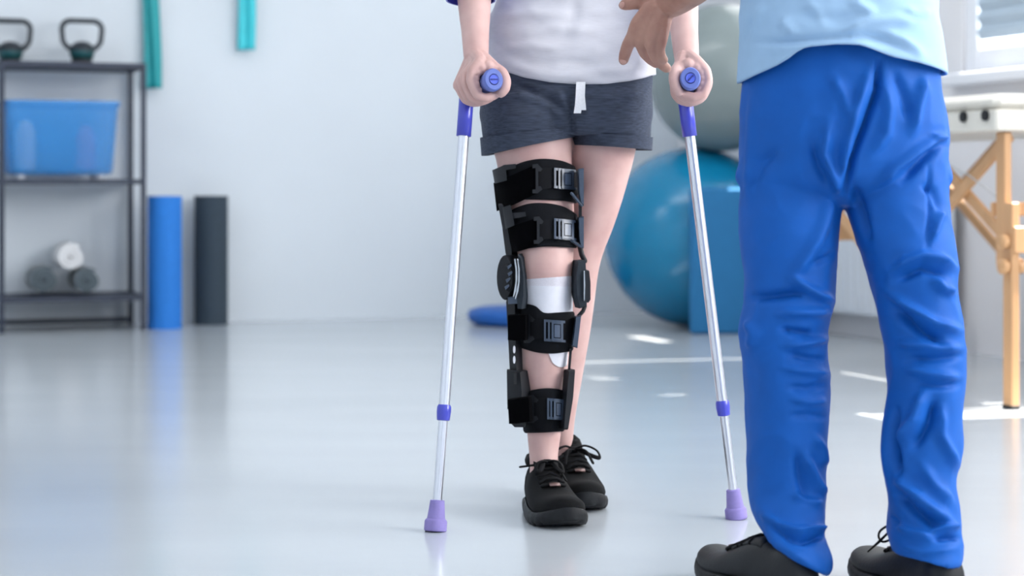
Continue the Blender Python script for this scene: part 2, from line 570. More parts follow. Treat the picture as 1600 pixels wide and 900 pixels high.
SF = Vector((-1.609, 8.38, 0))     # front right post
sw, sd = 0.60, 0.36
def SH(a, b, z):                   # a leftwards from the right front post, b backwards
    return SF - EX * a + EY * b + Vector((0, 0, z))
shelf = thing('shelf_rack', 'open dark navy metal shelf rack against the pale wall', 'shelf', SH(sw / 2, sd / 2, 0))
HS = 1.165
for a in (0, sw):
    for b in (0, sd):
        mb = MB(); mb.box(SH(a, b, HS / 2), 0.022, 0.022, HS, EX, EY, bev=0.002)
        mb.build('post', M['shelf'], shelf, smooth=False)
for z in (HS - 0.012, 0.648, 0.142):
    mb = MB()
    mb.box(SH(sw / 2, sd / 2, z), sw - 0.022, sd - 0.022, 0.012, EX, EY, bev=0.002)
    b_ = mb.build('shelf_board', M['shelf'], shelf, smooth=False)
    mb = MB()
    for b in (0, sd):
        mb.box(SH(sw / 2, b, z), sw - 0.022, 0.02, 0.022, EX, EY)
    for a in (0, sw):
        mb.box(SH(a, sd / 2, z), 0.02, sd - 0.022, 0.022, EX, EY)
    mb.build('shelf_rim', M['shelf'], b_, smooth=False)
mb = MB(); mb.box(SH(sw / 2, sd, 0.025), sw - 0.022, 0.018, 0.02, EX, EY); mb.build('bottom_rail', M['shelf'], shelf, smooth=False)

def kettlebell(px, label):
    c = P(px, 98, 8.40)
    d_ = c.y
    # stand on the top shelf
    base = Vector((c.x, c.y, HS + 0.0005))
    base = base + EY * 0.12
    base.x = (px - 800) / F * base.y
    t = thing('kettlebell', label, 'kettlebell', base, 'kettlebells on the shelf rack')
    mb = MB(); mb.lathe([(0.042, 0), (0.045, 0.004), (0.046, 0.024), (0.044, 0.028)], base, n=28)
    mb.build('base', M['black'], t, auto=40)
    mb = MB(); mb.lathe([(0.040, 0.026), (0.050, 0.034), (0.055, 0.052), (0.055, 0.062)], base, n=28)
    mb.build('body', M['kettle_teal'], t, auto=40)
    mb = MB(); mb.lathe([(0.055, 0.060), (0.052, 0.076), (0.042, 0.092), (0.026, 0.102), (0.01, 0.105)], base, n=28)
    mb.build('top_cap', M['kettle_black'], t, auto=60)
    pts = []
    hw, z0, z1, r = 0.088, 0.072, 0.196, 0.038
    prof = [(-0.045, 0.068), (-0.066, 0.082), (-0.082, 0.104)]
    for k in range(7):
        a = PI - k / 6 * PI / 2
        prof.append((-hw + r + r * math.cos(a), z1 - r + r * math.sin(a)))
    prof = prof + [(-x, z) for x, z in reversed(prof)]
    mb = MB(); mb.tube([base + EX * x + Vector((0, 0, z)) for x, z in prof], 0.0115, 12)
    mb.build('handle', M['kettle_black'], t)
kettlebell(128, 'black kettlebell with a square loop handle standing fully in view on the rack top')
kettlebell(16, 'black kettlebell cut off by the left picture edge on the rack top')

# blue translucent tote on the middle shelf
tz = 0.6485 + 0.0115 + 0.0
tc = SH(0.345, 0.17, tz)
tote = thing('storage_basket', 'translucent blue plastic storage basket on the middle shelf', 'basket', tc)
def rrect(c, hx, hy, r, z, n=5):
    out = []
    for (sx, sy, a0) in ((1, 1, 0), (-1, 1, PI / 2), (-1, -1, PI), (1, -1, 3 * PI / 2)):
        for k in range(n):
            a = a0 + k / (n - 1) * PI / 2
            out.append(Vector(c) + EX * (sx * (hx - r) + r * math.cos(a)) + EY * (sy * (hy - r) + r * math.sin(a)) + Vector((0, 0, z)))
    return out
mb = MB()
h0, h1 = 0.018, 0.335
mb.loft([rrect(tc, .212, .13, .03, h0), rrect(tc, .222, .138, .03, h0 + .012), rrect(tc, .243, .155, .035, h1 - .03), rrect(tc, .245, .157, .035, h1),
         rrect(tc, .239, .151, .032, h1), rrect(tc, .237, .149, .032, h1 - .03), rrect(tc, .216, .132, .028, h0 + .016), rrect(tc, .205, .123, .026, h0 + .01)])
mb.build('tub', M['bin'], tote, auto=40)
mb = MB()
mb.loft([rrect(tc, .249, .161, .037, h1 - .022), rrect(tc, .253, .165, .04, h1 - .018), rrect(tc, .253, .165, .04, h1 + .002), rrect(tc, .236, .148, .034, h1 + .004), rrect(tc, .236, .148, .034, h1 - .02)], caps=False, closed=True)
mb.build('rim', M['bin'], tote, auto=40)
for sx in (-1, 1):
    for sy in (-1, 1):
        mb = MB(); mb.lathe([(0.016, 0.0), (0.02, 0.004), (0.02, 0.018), (0.012, 0.02)], tc + EX * (sx * .17) + EY * (sy * .10) , n=16)
        mb.build('foot', M['bin_item_white'], tote, auto=40)
def small_item(name, label, cat, u, v, r, hgt, m):
    mb = MB(); b = tc + EX * u + EY * v + Vector((0, 0, h0 + 0.0165))
    mb.lathe([(r * .8, 0), (r, .01), (r, hgt * .75), (r * .7, hgt * .92), (r * .35, hgt)], b, n=18)
    tag(mb.build(name, m, auto=40), label, cat)
small_item('bottle', 'pale bottle dimly seen through the right end of the blue basket', 'bottle', .12, 0, .045, .20, M['bin_item_pink'])
small_item('bottle', 'whitish bottle dimly seen through the left end of the blue basket', 'bottle', -.14, 0, .045, .22, M['bin_item_white'])

# rolled towels on the bottom shelf
def towel(px, py, r, d0, length, m, label):
    c = P(px, py, d0)
    t0 = c.copy()
    o = MB()
    rings = []
    # a spiral strip extruded along the depth
    turns, th = 3.2, r / 3.9
    N = 90
    outer, inner = [], []
    for k in range(N + 1):
        s = k / N
        a = s * turns * 2 * PI
        rr = 0.10 * r + (r - 0.10 * r - th * 0.42) * s
        ln = 1 + 0.02 * math.sin(a * 3)
        off = Vector((math.cos(-a + 2.2), 0, math.sin(-a + 2.2)))
        e = EX * off.x + Vector((0, 0, off.z * 0.95))
        outer.append(c + e * (rr + th * 0.42) * ln)
        inner.append(c + e * max(0.001, rr - th * 0.36) * ln)
    loop = outer + list(reversed(inner))
    n = len(loop)
    for dv, sc in ((0.0, 0.97), (0.012, 1.0), (length - 0.012, 1.0), (length, 0.97)):
        rings.append([c + (p - c) * sc + EY * dv for p in loop])
    vs = [p for r_ in rings for p in r_]
    fs = []
    for i in range(3):
        for j in range(n):
            k = (j + 1) % n
            fs.append((i * n + j, i * n + k, (i + 1) * n + k, (i + 1) * n + j))
    for ring_i in (0, 3):
        for j in range(N):
            a, b = ring_i * n + j, ring_i * n + j + 1
            cc, dd = ring_i * n + n - 2 - j, ring_i * n + n - 1 - j
            fs.append((a, b, cc, dd))
    o.add(vs, fs)
    return tag(o.build('rolled_towel', m, auto=50), label, 'towel', 'rolled towels on the bottom shelf')
zs = 0.142 + 0.0115
d0 = 8.36
def rowz(z, d):
    return HOR + (CAMZ - z) * F / d
towel(70, rowz(zs + .066, d0), 0.066, d0, 0.24, M['towel_grey'], 'grey rolled towel at the left of the bottom shelf')
towel(137, rowz(zs + .062, d0 + .03), 0.062, d0 + 0.03, 0.24, M['towel_grey'], 'grey rolled towel at the right of the bottom shelf')
towel(112, rowz(zs + .166, d0 + .02), 0.064, d0 + 0.02, 0.24, M['towel_white'], 'white rolled towel resting on top of the two grey ones')

# rolled exercise mats standing on end
def rolled_mat(px, d, r, h, m, label):
    c = P(px, HOR, d); c.z = 0
    t = thing('rolled_mat', label, 'exercise mat', c, 'rolled mats by the wall')
    mb = MB()
    turns, th = 5.0, r / 6.0
    N = 150
    loop_o, loop_i = [], []
    for k in range(N + 1):
        s = k / N
        a = s * turns * 2 * PI - 0.9
        rr = 0.14 * r + (r - 0.14 * r - th * .5) * s
        e = Vector((math.cos(a), math.sin(a), 0))
        loop_o.append(c + e * (rr + th * .46)); loop_i.append(c + e * (rr - th * .40))
    loop = loop_o + list(reversed(loop_i))
    n = len(loop)
    vs = [p + Vector((0, 0, z)) for z in (0.0, h) for p in loop]
    fs = [(j, (j + 1) % n, n + (j + 1) % n, n + j) for j in range(n)]
    for b0 in (0, n):
        for j in range(N):
            fs.append((b0 + j, b0 + j + 1, b0 + n - 2 - j, b0 + n - 1 - j))
    mb.add(vs, fs)
    mb.build('mat_roll', m, t, auto=40)
    return t
rolled_mat(258.5, 8.50, 0.0835, 0.585, M['mat_blue'], 'bright blue rolled exercise mat standing on end beside the shelf rack')
rolled_mat(331, 8.76, 0.0845, 0.585, M['mat_dark'], 'charcoal rolled exercise mat standing on end by the wall')

# stretch bands hanging on the wall
def band(pxl, pxr, pyb, m, label, twist):
    pc = (pxl + pxr) / 2
    d = wall_d(pc) - 0.06
    wdt = (pxr - pxl) / F * d
    zb = CAMZ - (pyb - HOR) / F * d
    x0 = (pc - 800) / F * d
    top = 2.0
    t = thing('exercise_band', label, 'exercise band', Vector((x0, d, zb)), 'stretch bands on the back wall')
    mb = MB()
    rings = []
    for k in range(40):
        s = k / 39
        z = zb + (top - zb) * s
        hw = wdt / 2 * (1 - 0.28 * max(0, s - 0.1))
        sway = 0.006 * math.sin(s * 5 + twist) + (-0.010 if twist else 0) * s
        row_f, row_b = [], []
        for j in range(13):
            q = j / 12 * 2 - 1
            dep = 0.010 * math.cos(q * 4.5 + s * 3 + twist) + 0.012 * (q * q)
            p = Vector((x0 + sway + q * hw, d + dep, z))
            row_f.append(p + Vector((0, -0.004, 0))); row_b.append(p + Vector((0, 0.004, 0)))
        rings.append(row_f + list(reversed(row_b)))
    mb.loft(rings)
    mb.build('strap', m, t)
    mb = MB()
    hk = Vector((x0, d, top + 0.02))
    mb.tube([hk + EY * 0.045, hk - EY * 0.04, hk - EY * 0.06 + Vector((0, 0, 0.04))], 0.008, 10)
    mb.build('wall_hook', M['cable'], t)
band(223, 250, 138, M['band_teal'], 'dark teal stretch band hanging on the wall behind the rack', 1.0)
band(370, 398, 78, M['band_cyan'], 'short cyan stretch band hanging alone on the wall', 0.0)

# gym balls
def ball(c, r, m, name, label, sq=1.0):
    mb = MB()
    prof = []
    n = 48
    for k in range(n + 1):
        a = -PI / 2 + PI * k / n
        rr = max(1e-4, r * math.cos(a))
        # fine moulded grooves
        lat = math.degrees(a)
        gr = 1 - 0.004 * (1 if (int((lat + 90) / 3.75) % 4 == 0) else 0)
        prof.append((rr * gr, r * math.sin(a) * sq * gr))
    mb.lathe(prof, c, n=64)
    o = mb.build(name, m)
    tag(o, label, 'gym ball', 'gym balls in the corner')
    return o
bc = Vector(((1084 - 800) / F * 8.6, 8.6, 0.402))
ball(bc, 0.402, M['ball_blue'], 'gym_ball', 'large blue gym ball on the floor in the room corner')
gc = Vector(((1128 - 800) / F * 8.47, 8.47, 0))
gr_ = 0.325
dxy = (Vector((gc.x, gc.y)) - Vector((bc.x, bc.y))).length
gc.z = bc.z + math.sqrt((0.402 + gr_) ** 2 - dxy ** 2) - 0.002
ball(gc, gr_, M['ball_grey'], 'gym_ball', 'silver grey gym ball resting on top of the blue one')

# foam block in front of the ball
fb = Vector(((1078 - 800) / F * 8.16, 8.16, 0))
yb = math.radians(5)
bx_, by_ = Vector((math.cos(yb), math.sin(yb), 0)), Vector((-math.sin(yb), math.cos(yb), 0))
mb = MB(); mb.box(fb + bx_ * 0.20 + by_ * 0.0 + Vector((0, 0, 0.3115)), 0.40, 0.05, 0.623, bx_, by_, bev=0.012)
tag(mb.build('foam_block', M['block_blue'], smooth=False), 'upright matte blue foam block standing in front of the blue gym ball', 'foam block')

# flat balance cushion
cc = Vector(((818 - 800) / F * 8.55, 8.5 + .24, 0))
mb = MB(); mb.lathe([(0.16, 0.0), (0.225, 0.004), (0.25, 0.022), (0.256, 0.045), (0.246, 0.066), (0.205, 0.078), (0.1, 0.084), (0.01, 0.085)], cc, n=48)
tag(mb.build('balance_cushion', M['cushion_blue'], auto=50), 'flat round blue balance cushion on the floor by the wall', 'cushion')

# ------------------------------------------------------------------ radiator on the right wall
rad = thing('radiator', 'white panel radiator under the window partly hidden by blue trousers', 'radiator', RM(-0.08, -2.0, 0.10))
mb = MB(); mb.box(RM(-0.075, -2.01, 0.38), 0.07, 1.12, 0.56, EX, EY, bev=0.012); mb.build('panel', M['radiator'], rad, smooth=False)
for k in range(18):
    mb = MB(); mb.box(RM(-0.113, -1.50 - k * 0.0600, 0.38), 0.006, 0.03, 0.50, EX, EY, bev=0.002)
    mb.build('panel_rib', M['radiator'], rad, smooth=False)
mb = MB(); mb.box(RM(-0.075, -2.01, 0.668), 0.085, 1.12, 0.014, EX, EY, bev=0.003); mb.build('top_grille', M['radiator'], rad, smooth=False)
mb = MB(); mb.tube([RM(-0.06, -2.55, 0.13), RM(-0.06, -2.62, 0.13), RM(-0.06, -2.62, 0.0)], 0.011, 10); mb.build('pipe', M['radiator'], rad)
mb = MB(); mb.lathe([(0.012, 0), (0.022, 0.006), (0.024, 0.05), (0.016, 0.06)], RM(-0.06, -2.62, 0.13), axis=-EX, n=16); mb.build('valve_knob', M['black'], rad, auto=40)

# ------------------------------------------------------------------ treatment table
corner = P(1556, HOR, 5.36); corner.z = 0      # near left corner of the table
ta, tb = EX, EY                               # width towards the window wall, length along it
ztop = 0.885
table = thing('treatment_table', 'cream padded folding treatment table on beech wood legs by the window', 'treatment table', corner)
def TB(a, b, z):
    return corner + ta * a + tb * b + Vector((0, 0, z))
TW, TLEN = 0.62, 1.46
mb = MB(); mb.box(TB(TW / 2, TLEN / 2, ztop - 0.022), TW, TLEN, 0.046, ta, tb, bev=0.018); mb.build('padded_top', M['cream'], table, auto=40)
mb = MB(); mb.box(TB(TW / 2, TLEN / 2, ztop - 0.074), TW - 0.012, TLEN - 0.012, 0.062, ta, tb, bev=0.006); ap = mb.build('apron', M['cream'], table, smooth=False)
for b in (0.055, 0.165, TLEN - 0.27, TLEN - 0.1):
    mb = MB(); mb.lathe([(0.012, 0), (0.016, 0.001), (0.016, 0.008), (0.010, 0.009)], TB(0.006, b, ztop - 0.060), axis=-ta, n=18)
    mb.build('socket', M['black'], ap, auto=40)
def bar(p, q, wx, wy, up):
    p, q = Vector(p), Vector(q)
    az = (q - p).normalized()
    ref = Vector(up)
    ay = (ref - az * ref.dot(az)).normalized()
    ax = ay.cross(az)
    m_ = MB(); m_.box((p + q) / 2, wx, wy, (q - p).length, ax, ay, az, bev=0.003)
    return m_
for e, b in enumerate((-0.055, TLEN - 0.06)):
    sg = 1 if e == 0 else -1
    for s_, a in enumerate((0.06, TW - 0.06)):
        bb = 0.05 if e == 0 else b
        bar(TB(a, bb, ztop - 0.106), TB(a, bb, 0.40), 0.045, 0.024, ta).build('leg', M['wood'], table, smooth=False)
        g = bar(TB(a, bb - 0.036, 0.58), TB(a, bb - 0.036, 0.0), 0.045, 0.026, ta).build('lower_leg', M['wood'], table, smooth=False)
        for z in (0.40, 0.47):
            for s2 in (-1, 1):
                mb = MB(); mb.lathe([(0.008, 0), (0.020, 0.004), (0.022, 0.02), (0.014, 0.026)], TB(a + s2 * 0.013, bb - 0.036, z), axis=ta * s2, n=16)
                mb.build('knob', M['wood'], g, auto=40)
        mb = MB(); mb.box(TB(a, bb - 0.036, 0.006), 0.03, 0.05, 0.012, ta, tb, bev=0.003); mb.build('foot_cap', M['black'], g, smooth=False)
        # crossing braces in the plane of the long side
        bar(TB(a + 0.030, bb + sg * 0.01, ztop - 0.115), TB(a + 0.030, bb + sg * 0.55, 0.42), 0.034, 0.016, ta).build('brace', M['wood'], table, smooth=False)
        bar(TB(a + 0.048, bb + sg * 0.52, ztop - 0.115), TB(a + 0.048, bb + sg * 0.0, 0.44), 0.034, 0.016, ta).build('brace', M['wood'], table, smooth=False)
    bb = 0.05 if e == 0 else b
    bar(TB(0.05, bb + 0.045, 0.56), TB(TW - 0.05, bb + 0.045, 0.56), 0.04, 0.016, tb).build('crossbar', M['wood'], table, smooth=False)
    bar(TB(0.05, bb - 0.058, 0.475), TB(TW - 0.05, bb - 0.058, 0.475), 0.075, 0.018, tb).build('crossbar', M['wood'], table, smooth=False)
mb = MB(); mb.tube([TB(0.03, 0.60, ztop - 0.108), TB(0.04, 0.20, 0.66), TB(0.10, 0.12, 0.585)], 0.0025, 6); mb.build('cable', M['cable'], table)

#PART2
# ------------------------------------------------------------------ people: shared builders
def chain(mb, pts, radii, n=12):
    """finger or limb chain with smooth bends"""
    pts = [Vector(p) for p in pts]
    out, rad = [], []
    for i in range(len(pts) - 1):
        p0 = pts[max(0, i - 1)]; p1 = pts[i]; p2 = pts[i + 1]; p3 = pts[min(len(pts) - 1, i + 2)]
        for k in range(5):
            t = k / 5
            m1 = (p2 - p0) * 0.5 * 0.6; m2 = (p3 - p1) * 0.5 * 0.6
            t2, t3 = t * t, t * t * t
            out.append(p1 * (2 * t3 - 3 * t2 + 1) + m1 * (t3 - 2 * t2 + t) + p2 * (-2 * t3 + 3 * t2) + m2 * (t3 - t2))
            rad.append(radii[i] + (radii[i + 1] - radii[i]) * t)
    out.append(pts[-1]); rad.append(radii[-1])
    mb.tube(out, rad, n)

def spline(pts, k=6):
    pts = [Vector(p) for p in pts]
    out = []
    for i in range(len(pts) - 1):
        p0 = pts[max(0, i - 1)]; p1 = pts[i]; p2 = pts[i + 1]; p3 = pts[min(len(pts) - 1, i + 2)]
        for j in range(k):
            t = j / k; t2, t3 = t * t, t * t * t
            out.append(p1 * (2 * t3 - 3 * t2 + 1) + (p2 - p0) * (0.5 * (t3 - 2 * t2 + t)) + p2 * (-2 * t3 + 3 * t2) + (p3 - p1) * (0.5 * (t3 - t2)))
    return out + [pts[-1]]

def head(mb, c, h, face):
    """head loft: c is the chin level point on the neck axis, h the height, face the horizontal look direction"""
    face = Vector(face).normalized()
    side = Vector((face.y, -face.x, 0))
    rows = [(0.0, .028, .036, .052), (.06, .045, .058, .04), (.18, .060, .078, .022), (.34, .068, .090, .008), (.5, .073, .098, .0), (.65, .076, .102, -.004), (.8, .070, .094, -.006), (.92, .048, .066, -.006), (1.0, .012, .018, -.006)]
    rings = []
    for t, rx, ry, f in rows:
        rings.append([c + Vector((0, 0, t * h)) + side * (rx * math.cos(2 * PI * j / 28)) + face * (f + ry * math.sin(2 * PI * j / 28)) for j in range(28)])
    mb.loft(rings)
    # nose, brow, ears
    mb.tube([c + face * 0.092 + Vector((0, 0, .52 * h)), c + face * 0.108 + Vector((0, 0, .36 * h)), c + face * 0.098 + Vector((0, 0, .32 * h))], [.007, .012, .009], 10)
    mb.tube([c + face * 0.083 + side * .035 + Vector((0, 0, .55 * h)), c + face * .092 + Vector((0, 0, .55 * h)), c + face * 0.083 - side * .035 + Vector((0, 0, .55 * h))], .010, 10)
    mb.tube([c + face * 0.082 + side * .02 + Vector((0, 0, .2 * h)), c + face * .090 + Vector((0, 0, .2 * h)), c + face * 0.082 - side * .02 + Vector((0, 0, .2 * h))], .009, 10)
    for s in (-1, 1):
        mb.tube([c + side * (s * .074) - face * .01 + Vector((0, 0, .54 * h)), c + side * (s * .082) - face * .014 + Vector((0, 0, .46 * h)), c + side * (s * .074) - face * .006 + Vector((0, 0, .34 * h))], [.012, .014, .009], 10)

def face_parts(c, h, face, parent, hair_m):
    face = Vector(face).normalized(); side = Vector((face.y, -face.x, 0))
    for s in (-1, 1):
        mb = MB(); mb.lathe([(.002, -.011), (.009, -.006), (.011, 0), (.009, .006), (.002, .010)], c + side * (s * .031) + face * .080 + Vector((0, 0, .49 * h)), axis=face, n=14)
        mb.build('eye', M['eye'], parent)
    mb = MB(); mb.tube([c + face * .088 + side * .019 + Vector((0, 0, .2 * h)), c + face * .098 + Vector((0, 0, .2 * h)), c + face * .088 - side * .019 + Vector((0, 0, .2 * h))], [.003, .005, .003], 8)
    mb.build('mouth', M['lip'], parent)
    mb = MB()
    rings = []
    for t, rx, ry, f in [(.30, .070, .070, -.045), (.45, .080, .082, -.034), (.62, .085, .098, -.018), (.74, .085, .110, -.006), (.86, .076, .100, -.006), (.97, .052, .070, -.006), (1.06, .010, .015, -.006)]:
        rings.append([c + Vector((0, 0, t * h)) + side * (rx * math.cos(2 * PI * j / 28)) + face * (f + ry * math.sin(2 * PI * j / 28)) for j in range(28)])
    mb.loft(rings)
    mb.build('hair', hair_m, parent)

# ---- shoe: built in a local frame (x to the toe, y to the wearer's left, z up)
SHOE = [  # s along the length, half width, top height of the upper
    (0.00, .016, .050), (0.03, .026, .078), (0.10, .032, .088), (0.22, .034, .082), (0.34, .036, .088), (0.44, .040, .084),
    (0.56, .044, .070), (0.68, .047, .058), (0.78, .047, .052), (0.86, .043, .049), (0.92, .037, .046), (0.96, .029, .042), (0.985, .019, .037), (1.00, .007, .030)]
def shoe(parent, heel, toe_dir, L, wscale=1.0, hscale=1.0, mirror=1, pitch=0.0, bow=True, upper_m=None, sole_t=0.024, name='shoe', label=None, bow_ends=None, collar=True, tongue_h=0.030, loop=1.0):
    f = Vector(toe_dir).normalized()
    sd = Vector((-f.y, f.x, 0)) * mirror
    heel = Vector(heel)
    def S(x, y, z):
        lift = max(0.0, (x / L - 0.72)) ** 2 * 0.22 * L / 0.28
        return heel + f * x + sd * (y * wscale) + Vector((0, 0, z + lift + pitch * x))
    bend = lambda s: 0.010 * math.sin(s * PI) - 0.006 * s      # the outline curves inwards
    mb = MB()
    rings = []
    tab = smooth_table(SHOE, 0.012)
    z0 = sole_t - 0.006
    def sec(s, hw, ht):
        pts = []
        for j in range(24):
            a = 2 * PI * j / 24
            ca, sa = math.cos(a), math.sin(a)
            y = hw * math.copysign(abs(ca) ** (0.75 if sa >= 0 else 0.3), ca) * (1 - 0.22 * max(0, sa) ** 1.5)
            hz = (ht * hscale - z0)
            z = z0 + (hz * (0.35 + 0.65 * max(0, sa) ** 0.8) if sa >= 0 else hz * 0.35 * (1 + sa) ** 1.0)
            pts.append(S(s * L, y + bend(s), z))
        return pts
    for s, hw, ht in tab:
        rings.append(sec(s, hw, ht))
    mb.loft(rings)
    up = mb.build(name, upper_m or M['shoe'], parent)
    if label:
        up['label'] = label
    def top(s, y):
        hw = interp(s, [(a, b) for a, b, c in SHOE]); ht = interp(s, [(a, c) for a, b, c in SHOE])
        q = max(-1, min(1, y / hw))
        hz = ht * hscale - z0
        sa = max(0.0, 1 - abs(q) ** 2.4)
        return S(s * L, y + bend(s), z0 + hz * (0.35 + 0.65 * sa ** 0.6) + 0.001)
    # sole: heel block and forefoot joined by a thin shank
    def sole_piece(s0, s1, zb, grow, m_, nm, groove=True):
        mb = MB(); rr = []
        n = max(4, int((s1 - s0) * 90))
        for k in range(n + 1):
            s = s0 + (s1 - s0) * k / n
            hw = interp(s, [(a, b) for a, b, c in SHOE]) + grow
            if s < 0.03: hw *= 0.82
            x = s * L + (-grow if s <= 0.0 else grow if s >= 1.0 else 0)
            bb = zb + (0.004 if (groove and k % 7 in (3, 4)) else 0.0)
            rr.append([S(x, q * hw * sg_ + bend(s), z_) for sg_, lst in ((-1, ((.90, sole_t * 1.05), (1.0, sole_t * .92), (1.04, sole_t * .6), (1.02, max(bb, sole_t * .25)), (.94, bb))), (1, ((.94, bb), (1.02, max(bb, sole_t * .25)), (1.04, sole_t * .6), (1.0, sole_t * .92), (.90, sole_t * 1.05)))) for q, z_ in lst])
        mb.loft(rr)
        mb.build(nm, m_, up, auto=70)
    sole_piece(0.0, 0.27, 0.0, .0035, M['shoe_sole'], 'heel_block')
    sole_piece(0.30, 1.0, 0.0, .0035, M['shoe_sole'], 'sole')
    sole_piece(0.02, 0.98, sole_t * .55, .003, M['shoe_sole'], 'midsole', False)
    # collar rim
    mb = MB()
    if not collar:
        hscale = hscale
    pts = []
    for k in range(24):
        a = 2 * PI * k / 24
        s = 0.20 + 0.165 * math.cos(a)
        y = 0.027 * math.sin(a)
        ht = interp(s, [(a_, c_) for a_, b_, c_ in SHOE])
        pts.append(S(s * L, y + bend(s), ht * hscale + 0.004 + 0.010 * max(0, math.cos(a))))
    rr = []
    for k in range(24):
        c = pts[k]; t = (pts[(k + 1) % 24] - pts[k - 1]).normalized()
        nn = (Vector((0, 0, 1)) - t * t.z).normalized(); b_ = t.cross(nn)
        rr.append([c + (nn * math.cos(2 * PI * j / 8) * 1.3 + b_ * math.sin(2 * PI * j / 8)) * 0.0065 for j in range(8)])
    if collar:
      mb.loft(rr, caps=False, closed=True)
      mb.build('collar', upper_m or M['shoe'], up)
    # tongue
    mb = MB()
    rr = []
    for k in range(8):
        s = 0.60 - k / 7 * 0.30
        base = [top(s, y) for y in (-.023, -.012, 0, .012, .023)]
        lift_ = 0.003 + tongue_h * max(0, (k - 3) / 4) ** 1.3
        rr.append([p + Vector((0, 0, lift_)) + f * (0.004 if k == 7 else 0) for p in base] + [p + Vector((0, 0, lift_ - .005)) for p in reversed(base)])
    mb.loft(rr)
    mb.build('tongue', M['shoe_grey'] if upper_m else M['shoe'], up)
    # laces
    for k in range(5):
        s = 0.42 + k * 0.058
        mb = MB()
        ys = (-.022, -.011, 0, .011, .022)
        mb.tube([top(s + 0.012 * (1 if (k + i) % 2 else -0.3), y) + Vector((0, 0, .0045 - .003 * abs(i - 2) / 2)) for i, y in enumerate(ys)], 0.0032, 8)
        mb.build('lace', M['lace'], up)
    mb = MB()
    q = [top(0.665, y) + Vector((0, 0, .004)) for y in (-.010, 0, .010)] + [top(0.70, y) + Vector((0, 0, .004)) for y in (.010, 0, -.010)]
    mb.add(q + [p + Vector((0, 0, .003)) for p in q], [(0, 1, 4, 5), (1, 2, 3, 4), (6, 11, 10, 7), (7, 10, 9, 8), (0, 6, 7, 1), (1, 7, 8, 2), (2, 8, 9, 3), (3, 9, 10, 4), (4, 10, 11, 5), (5, 11, 6, 0)])
    mb.build('lace_tag', M['tag'], up)
    if bow:
        k0 = top(0.45, 0) + Vector((0, 0, .010))
        mb = MB(); mb.tube([k0 - sd * .006, k0 + sd * .006], .006, 10); mb.build('lace_knot', M['lace'], up)
        for s_ in (-1, 1):
            mb = MB()
            mb.tube(spline([k0, k0 + sd * (s_ * .020 * loop) + f * .010 + Vector((0, 0, .008 * loop)), k0 + sd * (s_ * .042 * loop) + f * .016 + Vector((0, 0, -.001)), k0 + sd * (s_ * .046 * loop) + f * .026 + Vector((0, 0, -.014)), k0 + sd * (s_ * .030 * loop) + f * .026 + Vector((0, 0, -.010)), k0 + sd * (s_ * .008) + f * .006]), .0042, 8, flat=.5)
            mb.build('lace_loop', M['lace'], up)
            mb = MB()
            ends = bow_ends[s_] if bow_ends else [k0 + sd * (s_ * .018) + f * .020 + Vector((0, 0, 0)), k0 + sd * (s_ * .028) + f * .042 + Vector((0, 0, -.022))]
            mb.tube(spline([k0] + ends), .0034, 8, flat=.6)
            mb.build('lace_end', M['lace'], up)
    return up

# ------------------------------------------------------------------ the patient
woman = thing('person', 'person in white t-shirt and charcoal shorts walking with two crutches and a leg brace', 'person', (0.08, 3.70, 0))
FRONT = [(120, 785, 880, 3.72, .065), (180, 772, 888, 3.71, .076), (215, 766, 893, 3.70, .082), (250, 775, 893, 3.69, .078), (300, 785, 896, 3.675, .071), (350, 797, 897, 3.655, .064),
         (400, 809, 896, 3.635, .057), (425, 812, 894, 3.632, .054), (450, 815, 892, 3.638, .050), (480, 817, 892, 3.645, .050), (520, 814, 892, 3.655, .053), (560, 812, 889, 3.662, .052),
         (600, 816, 885, 3.665, .046), (640, 820, 880, 3.662, .040), (680, 824, 876, 3.655, .035), (710, 827, 872, 3.65, .032), (735, 828, 872, 3.65, .033), (770, 828, 874, 3.645, .034), (790, 832, 872, 3.64, .030)]
REAR = [(120, 905, 1000, 3.74, .065), (180, 894, 1000, 3.745, .076), (235, 884, 993, 3.75, .081), (300, 882, 976, 3.755, .073), (350, 876, 960, 3.76, .066), (400, 867, 941, 3.765, .058),
        (430, 861, 934, 3.77, .055), (470, 857, 929, 3.78, .052), (520, 852, 922, 3.79, .054), (560, 851, 915, 3.80, .052), (600, 852, 908, 3.81, .047), (650, 856, 899, 3.82, .038), (690, 860, 895, 3.825, .032), (720, 858, 894, 3.83, .032), (760, 858, 896, 3.83, .032), (775, 862, 894, 3.83, .028)]
TORSO = [(200, 790, 1000, 3.735, .075), (160, 762, 1014, 3.735, .100), (110, 758, 1016, 3.735, .108), (60, 763, 1015, 3.735, .108), (0, 784, 1009, 3.735, .100), (-60, 790, 1002, 3.73, .096), (-130, 780, 1008, 3.725, .104),
         (-210, 766, 1018, 3.72, .112), (-280, 762, 1024, 3.725, .100), (-320, 790, 996, 3.73, .080), (-345, 845, 945, 3.735, .055), (-380, 862, 928, 3.735, .050), (-430, 864, 926, 3.72, .052)]
body = MB()
px_loft(body, FRONT, 8, 90)
px_loft(body, REAR, 8, 90)
px_loft(body, list(reversed(TORSO)), 20, 40, grow=-0.016)
# feet inside the shoes
body.tube([P(850, 770, 3.65), Vector((0.072, 3.60, 0.045)), Vector((0.085, 3.54, 0.038))], [.026, .020, .014], 12)
body.tube([P(876, 765, 3.83), Vector((0.108, 3.77, 0.045)), Vector((0.120, 3.72, 0.038))], [.026, .020, .014], 12)

